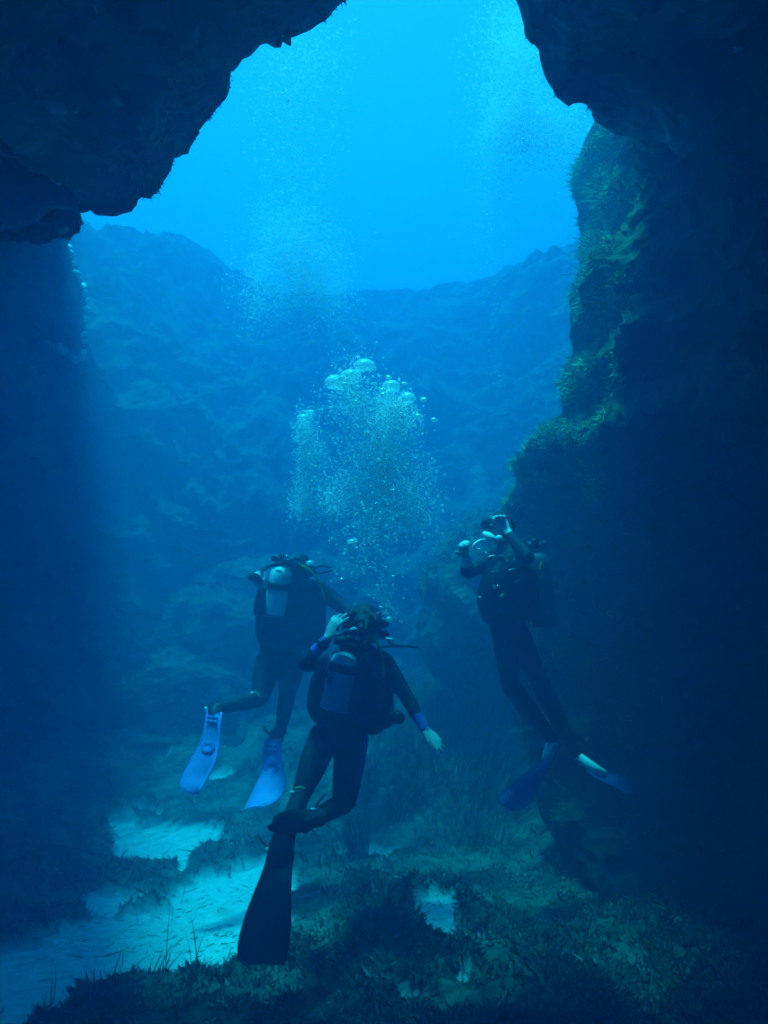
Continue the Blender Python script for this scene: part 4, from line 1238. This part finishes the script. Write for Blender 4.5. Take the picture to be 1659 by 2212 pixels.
# ------------------------------------------------------------------ bubbles
def bub_mat(name, glass_share, clear=0.5, gloss=0.16):
    """Air in water: a bright skin that passes light on, over a mirror-clear inside."""
    m, nt, b, N, L = mat_new(name)
    N.remove(b)
    out = [n for n in N if n.type == 'OUTPUT_MATERIAL'][0]
    nz = N.new('ShaderNodeTexNoise'); nz.inputs['Scale'].default_value = 9; nz.inputs['Detail'].default_value = 5
    tc = N.new('ShaderNodeTexCoord'); L.new(tc.outputs['Object'], nz.inputs['Vector'])
    df = N.new('ShaderNodeBsdfDiffuse'); df.inputs['Color'].default_value = (0.98, 0.98, 0.98, 1)
    tl = N.new('ShaderNodeBsdfTranslucent'); tl.inputs['Color'].default_value = (0.98, 0.98, 0.98, 1)
    gl = N.new('ShaderNodeBsdfGlossy'); gl.inputs['Roughness'].default_value = 0.18; gl.inputs['Color'].default_value = (1, 1, 1, 1)
    gs = N.new('ShaderNodeBsdfGlass'); gs.inputs['IOR'].default_value = 0.8; gs.inputs['Roughness'].default_value = 0.03
    a = N.new('ShaderNodeMixShader'); a.inputs['Fac'].default_value = 0.5
    L.new(df.outputs[0], a.inputs[1]); L.new(tl.outputs[0], a.inputs[2])
    c = N.new('ShaderNodeMixShader'); c.inputs['Fac'].default_value = gloss
    L.new(a.outputs[0], c.inputs[1]); L.new(gl.outputs[0], c.inputs[2])
    tp = N.new('ShaderNodeBsdfTransparent')
    e = N.new('ShaderNodeMixShader'); e.inputs['Fac'].default_value = clear
    L.new(c.outputs[0], e.inputs[1]); L.new(tp.outputs[0], e.inputs[2])
    d = N.new('ShaderNodeMixShader')
    mr = N.new('ShaderNodeMapRange'); mr.inputs['From Min'].default_value = 0.35; mr.inputs['From Max'].default_value = 0.65
    mr.inputs['To Min'].default_value = max(0, glass_share - 0.3); mr.inputs['To Max'].default_value = min(1, glass_share + 0.3)
    L.new(nz.outputs['Fac'], mr.inputs['Value']); L.new(mr.outputs['Result'], d.inputs['Fac'])
    L.new(c.outputs[0], d.inputs[1]); L.new(gs.outputs[0], d.inputs[2])
    L.new((d if glass_share > 0 else e).outputs[0], out.inputs['Surface'])
    return m


M_BUB = bub_mat('bubble_foam', 0.0)
M_BUBG = bub_mat('bubble_air', 0.4)
M_BUBS = bub_mat('bubble_skin', 0.0, 0.1, 0.35)


def ico(sub):
    import bmesh
    bm = bmesh.new(); bmesh.ops.create_icosphere(bm, subdivisions=sub, radius=1)
    v = np.array([x.co[:] for x in bm.verts]); f = np.array([[q.index for q in x.verts] for x in bm.faces]); bm.free()
    return v, f


IV, IF = ico(1)


def bubble_cloud(label, pos, rad, flat=0.62, seed=0):
    rng = np.random.default_rng(seed)
    n = len(pos)
    sc = rad[:, None, None] * np.stack([np.ones(n), np.ones(n), np.full(n, flat)], -1)[:, None, :] * rng.uniform(0.75, 1.25, (n, 1, 3))
    wob = 1 + rng.uniform(-0.2, 0.2, (n, len(IV), 1))
    tilt = rng.normal(0, 0.35, n)
    c, s = np.cos(tilt), np.sin(tilt)
    v = IV[None] * wob * sc
    x = v[..., 0] * c[:, None] - v[..., 2] * s[:, None]; z = v[..., 0] * s[:, None] + v[..., 2] * c[:, None]
    v = np.stack([x, v[..., 1], z], -1) + pos[:, None]
    f = (IF[None] + (np.arange(n) * len(IV))[:, None, None]).reshape(-1, 3)
    return obj('bubble_plume', mesh_np('bubble_plume', v.reshape(-1, 3), None, f), M_BUB, kind='stuff', label=label, category='bubbles')


def spray(n, blobs, d, dd, rng):
    """blobs: (px, py, sx, sy, weight); returns positions spread round each with real depth."""
    w = np.array([b[4] for b in blobs], float); w /= w.sum()
    k = rng.choice(len(blobs), n, p=w)
    B = np.array(blobs)[k]
    px = B[:, 0] + rng.normal(0, 1, n) * B[:, 2]
    py = B[:, 1] + rng.normal(0, 1, n) * B[:, 3]
    dep = d + rng.normal(0, dd, n)
    pos = np.array([P(a, b, c) for a, b, c in zip(px, py, dep)])
    return pos, px, py


def clumpy(pos, rng, scale, thr):
    """Bubbles travel in curling swarms: thin them out with a turbulent field."""
    g = fbm(pos * np.array([scale, scale, scale * 0.7]), 3, 300)
    return pos[g + rng.uniform(-0.5, 0.5, len(pos)) * 0.8 > thr]


def rads(n, rng, med, sig=0.45, hi=0.012):
    return np.clip(rng.lognormal(math.log(med), sig, n), 0.0009, hi)


rb = np.random.default_rng(77)
# main plume above the two near divers
pos, _, _ = spray(26000, [(765, 850, 34, 40, 1.1), (845, 880, 20, 24, .5), (880, 905, 16, 26, .5), (815, 950, 40, 45, 1.6), (800, 1030, 48, 45, 1.6), (850, 1040, 38, 40, 1.6), (870, 1100, 34, 30, .8), (800, 1105, 45, 35, .8), (730, 1075, 22, 28, .4)], 6.7, 0.16, rb)
pos = clumpy(pos, rb, 5.0, -0.12)
bubble_cloud('tall bright bubble plume rising in the middle above the near diver', pos, rads(len(pos), rb, 0.0052), seed=1)
pos, _, _ = spray(900, [(800, 1180, 42, 35, 1), (795, 1235, 36, 30, 1), (835, 1300, 18, 25, .6), (770, 1200, 20, 30, .7), (830, 1150, 60, 25, 1)], 6.35, 0.12, rb)
bubble_cloud('sparse bubbles between the near diver head and the tall plume', pos, rads(len(pos), rb, 0.0052), seed=2)
pos, _, _ = spray(7000, [(660, 925, 12, 20, .8), (668, 985, 14, 26, 1), (665, 1045, 16, 26, 1), (672, 1090, 20, 20, .8), (660, 1105, 22, 24, .5)], 7.5, 0.1, rb)
bubble_cloud('slim bubble plume left of the tall one', pos, rads(len(pos), rb, 0.0044), seed=3)
# older plume higher up on the left
pos, _, _ = spray(15000, [(625, 500, 45, 40, 1), (640, 570, 50, 40, 1.5), (630, 630, 55, 40, 1.2), (690, 640, 35, 30, .7), (580, 630, 25, 40, .5), (640, 690, 60, 25, .3)], 9.0, 0.3, rb)
pos = clumpy(pos, rb, 3.0, -0.2)
bubble_cloud('wide hazy bubble plume high in the open water left of centre', pos, rads(len(pos), rb, 0.008), seed=4)
pos, _, _ = spray(4500, [(640, 120, 60, 60, 1.4), (640, 250, 55, 60, 1), (640, 370, 50, 50, .7), (590, 160, 40, 50, .5), (690, 130, 40, 50, .6)], 8.6, 0.35, rb)
pos = pos[rb.uniform(0, 1, len(pos)) < 0.8]
bubble_cloud('scattered dark specked bubbles streaming up below the left roof edge', pos, rads(len(pos), rb, 0.0052), seed=5)
# right plume near the roof's bright notch
pos, _, _ = spray(15000, [(1110, 90, 40, 50, 1.2), (1120, 190, 45, 50, 1.3), (1110, 270, 42, 40, 1), (1180, 250, 45, 40, .8), (1220, 300, 35, 40, .4), (1060, 330, 25, 60, .4)], 9.3, 0.35, rb)
pos = clumpy(pos, rb, 2.6, -0.25)
bubble_cloud('bright bubble veil under the right roof edge', pos, rads(len(pos), rb, 0.008), seed=6)
pos, _, _ = spray(420, [(1050, 440, 22, 50, 1), (1045, 520, 25, 40, 1), (1075, 620, 14, 40, .8), (1065, 720, 8, 50, .8), (1070, 820, 14, 20, .8), (1120, 300, 60, 50, .4), (1110, 930, 40, 40, .3)], 9.0, 0.3, rb)
bubble_cloud('thin broken bubble trail right of centre', pos, rads(len(pos), rb, 0.0052), seed=7)
pos, _, _ = spray(200, [(800, 1000, 420, 600, 1)], 6.0, 1.2, rb)
bubble_cloud('stray specks drifting through the whole cave water', pos, rads(len(pos), rb, 0.0022), seed=8)


# domed bubbles that lead the plumes
def dome_mesh(seed):
    u = np.linspace(0, 1, 15); a = np.linspace(0, 2 * np.pi, 28, endpoint=False)
    prof = []
    for t in u:
        th = t * 2.15
        prof.append((math.sin(min(th, 1.57)) * (1 if th < 1.57 else 1 - (th - 1.57) * .35), math.cos(th) * 0.85))
    prof += [(0.6, -0.42), (0.3, -0.36), (0.02, -0.34)]
    V = np.array([[r * math.cos(b) * (1 + .03 * math.sin(3 * b + seed)), r * math.sin(b), z] for r, z in prof for b in a])
    V = V + 0.055 * np.stack([fbm(V * 2.2 + seed, 3, 310 + k) for k in range(3)], -1)
    return mesh_np('bubble', V, grid_quads(len(prof), 28, True))


DM = [dome_mesh(k) for k in range(3)]
for m_ in DM:
    m_.materials.append(M_BUBG)
for k, (px, py, r, d, lab) in enumerate([
        (787, 792, 24, 6.7, 'topmost large domed bubble at the head of the tall plume'),
        (758, 815, 25, 6.62, 'large domed bubble just below and left of the topmost one'),
        (724, 828, 22, 6.7, 'domed bubble at the left shoulder of the tall plume'),
        (845, 836, 20, 6.66, 'domed bubble heading the right branch of the tall plume'),
        (880, 862, 18, 6.7, 'domed bubble at the far right tip of the tall plume'),
        (853, 868, 10, 6.64, 'small domed bubble between the two right branch domes'),
        (670, 892, 10, 7.5, 'small cap bubble on top of the slim plume'),
        (657, 905, 15, 7.5, 'rounded bubble just under the tip of the slim plume'),
        (762, 1170, 13, 6.3, 'flat bright bubble alone below the tall plume'),
        (669, 1217, 9, 7.1, 'bubble beside the hooded head of the far diver'),
        (841, 1338, 9, 5.95, 'bubble cluster dome at the near diver face')]):
    o = bpy.data.objects.new('bubble', DM[k % 3]); COL.objects.link(o)
    o.location = P(px, py, d); s = r * d / FOC
    o.scale = (s * random.uniform(.95, 1.12), s, s * (random.uniform(.78, .98) if k != 8 else 0.6)); o['label'] = lab; o['category'] = 'bubble'; o['group'] = 'domed bubbles leading the plumes'
    o.rotation_euler = (random.uniform(-.15, .15), random.uniform(-.15, .15), random.uniform(0, 6))

# single bubbles big enough to be told apart
BM_ = bpy.data.meshes.new('bubble')
_v, _f = ico(3)
_v = _v * (1 + 0.06 * fbm(_v * 1.5, 2, 320)[:, None])
BM_ = mesh_np('bubble', _v, None, _f); BM_.materials.append(M_BUBS)


def singles(n, blobs, d, dd, rlo, rhi, label, group, seed):
    rng = np.random.default_rng(seed)
    pos, px, py = spray(n, blobs, d, dd, rng)
    for p in pos:
        o = bpy.data.objects.new('bubble', BM_); COL.objects.link(o)
        r = rng.uniform(rlo, rhi)
        o.location = p; o.scale = (r * rng.uniform(.85, 1.3), r, r * rng.uniform(.5, .75)); o.rotation_euler = (0, rng.normal(0, .35), rng.uniform(0, 6))
        o['label'] = label; o['group'] = group; o['category'] = 'bubble'


singles(26, [(800, 850, 55, 28, 1), (760, 850, 30, 25, .6), (865, 890, 26, 26, 1)], 6.55, 0.12, 0.012, 0.026, 'mid sized wobbling bubble just under the domes of the tall plume', 'mid sized bubbles under the domes', 407)
singles(70, [(800, 900, 60, 60, 1), (830, 1020, 55, 60, 1), (850, 1110, 60, 40, 1)], 6.55, 0.15, 0.006, 0.011, 'bright single bubble among the tall middle plume', 'single bubbles in the tall middle plume', 401)
singles(45, [(800, 1200, 38, 40, 1), (790, 1250, 34, 30, 1), (838, 1325, 12, 18, .8)], 6.3, 0.1, 0.006, 0.011, 'bright single bubble between the near diver head and the tall plume', 'single bubbles above the near diver head', 402)
singles(30, [(665, 960, 16, 40, 1), (670, 1070, 24, 40, 1)], 7.45, 0.08, 0.006, 0.01, 'bright single bubble in the slim plume', 'single bubbles in the slim plume', 403)
singles(70, [(640, 480, 60, 60, 1), (640, 620, 70, 60, 1)], 8.8, 0.3, 0.007, 0.013, 'single bubble in the wide hazy plume left of centre', 'single bubbles in the wide hazy plume', 404)
singles(55, [(640, 160, 60, 70, 1), (620, 340, 45, 60, .6)], 8.4, 0.3, 0.009, 0.016, 'single bubble streaming up below the left roof edge', 'single bubbles below the left roof edge', 405)
singles(80, [(1110, 200, 45, 90, 1), (1180, 270, 50, 50, .8), (1060, 480, 25, 90, .6)], 9.0, 0.3, 0.008, 0.014, 'single bright bubble under the right roof edge', 'single bubbles under the right roof edge', 406)
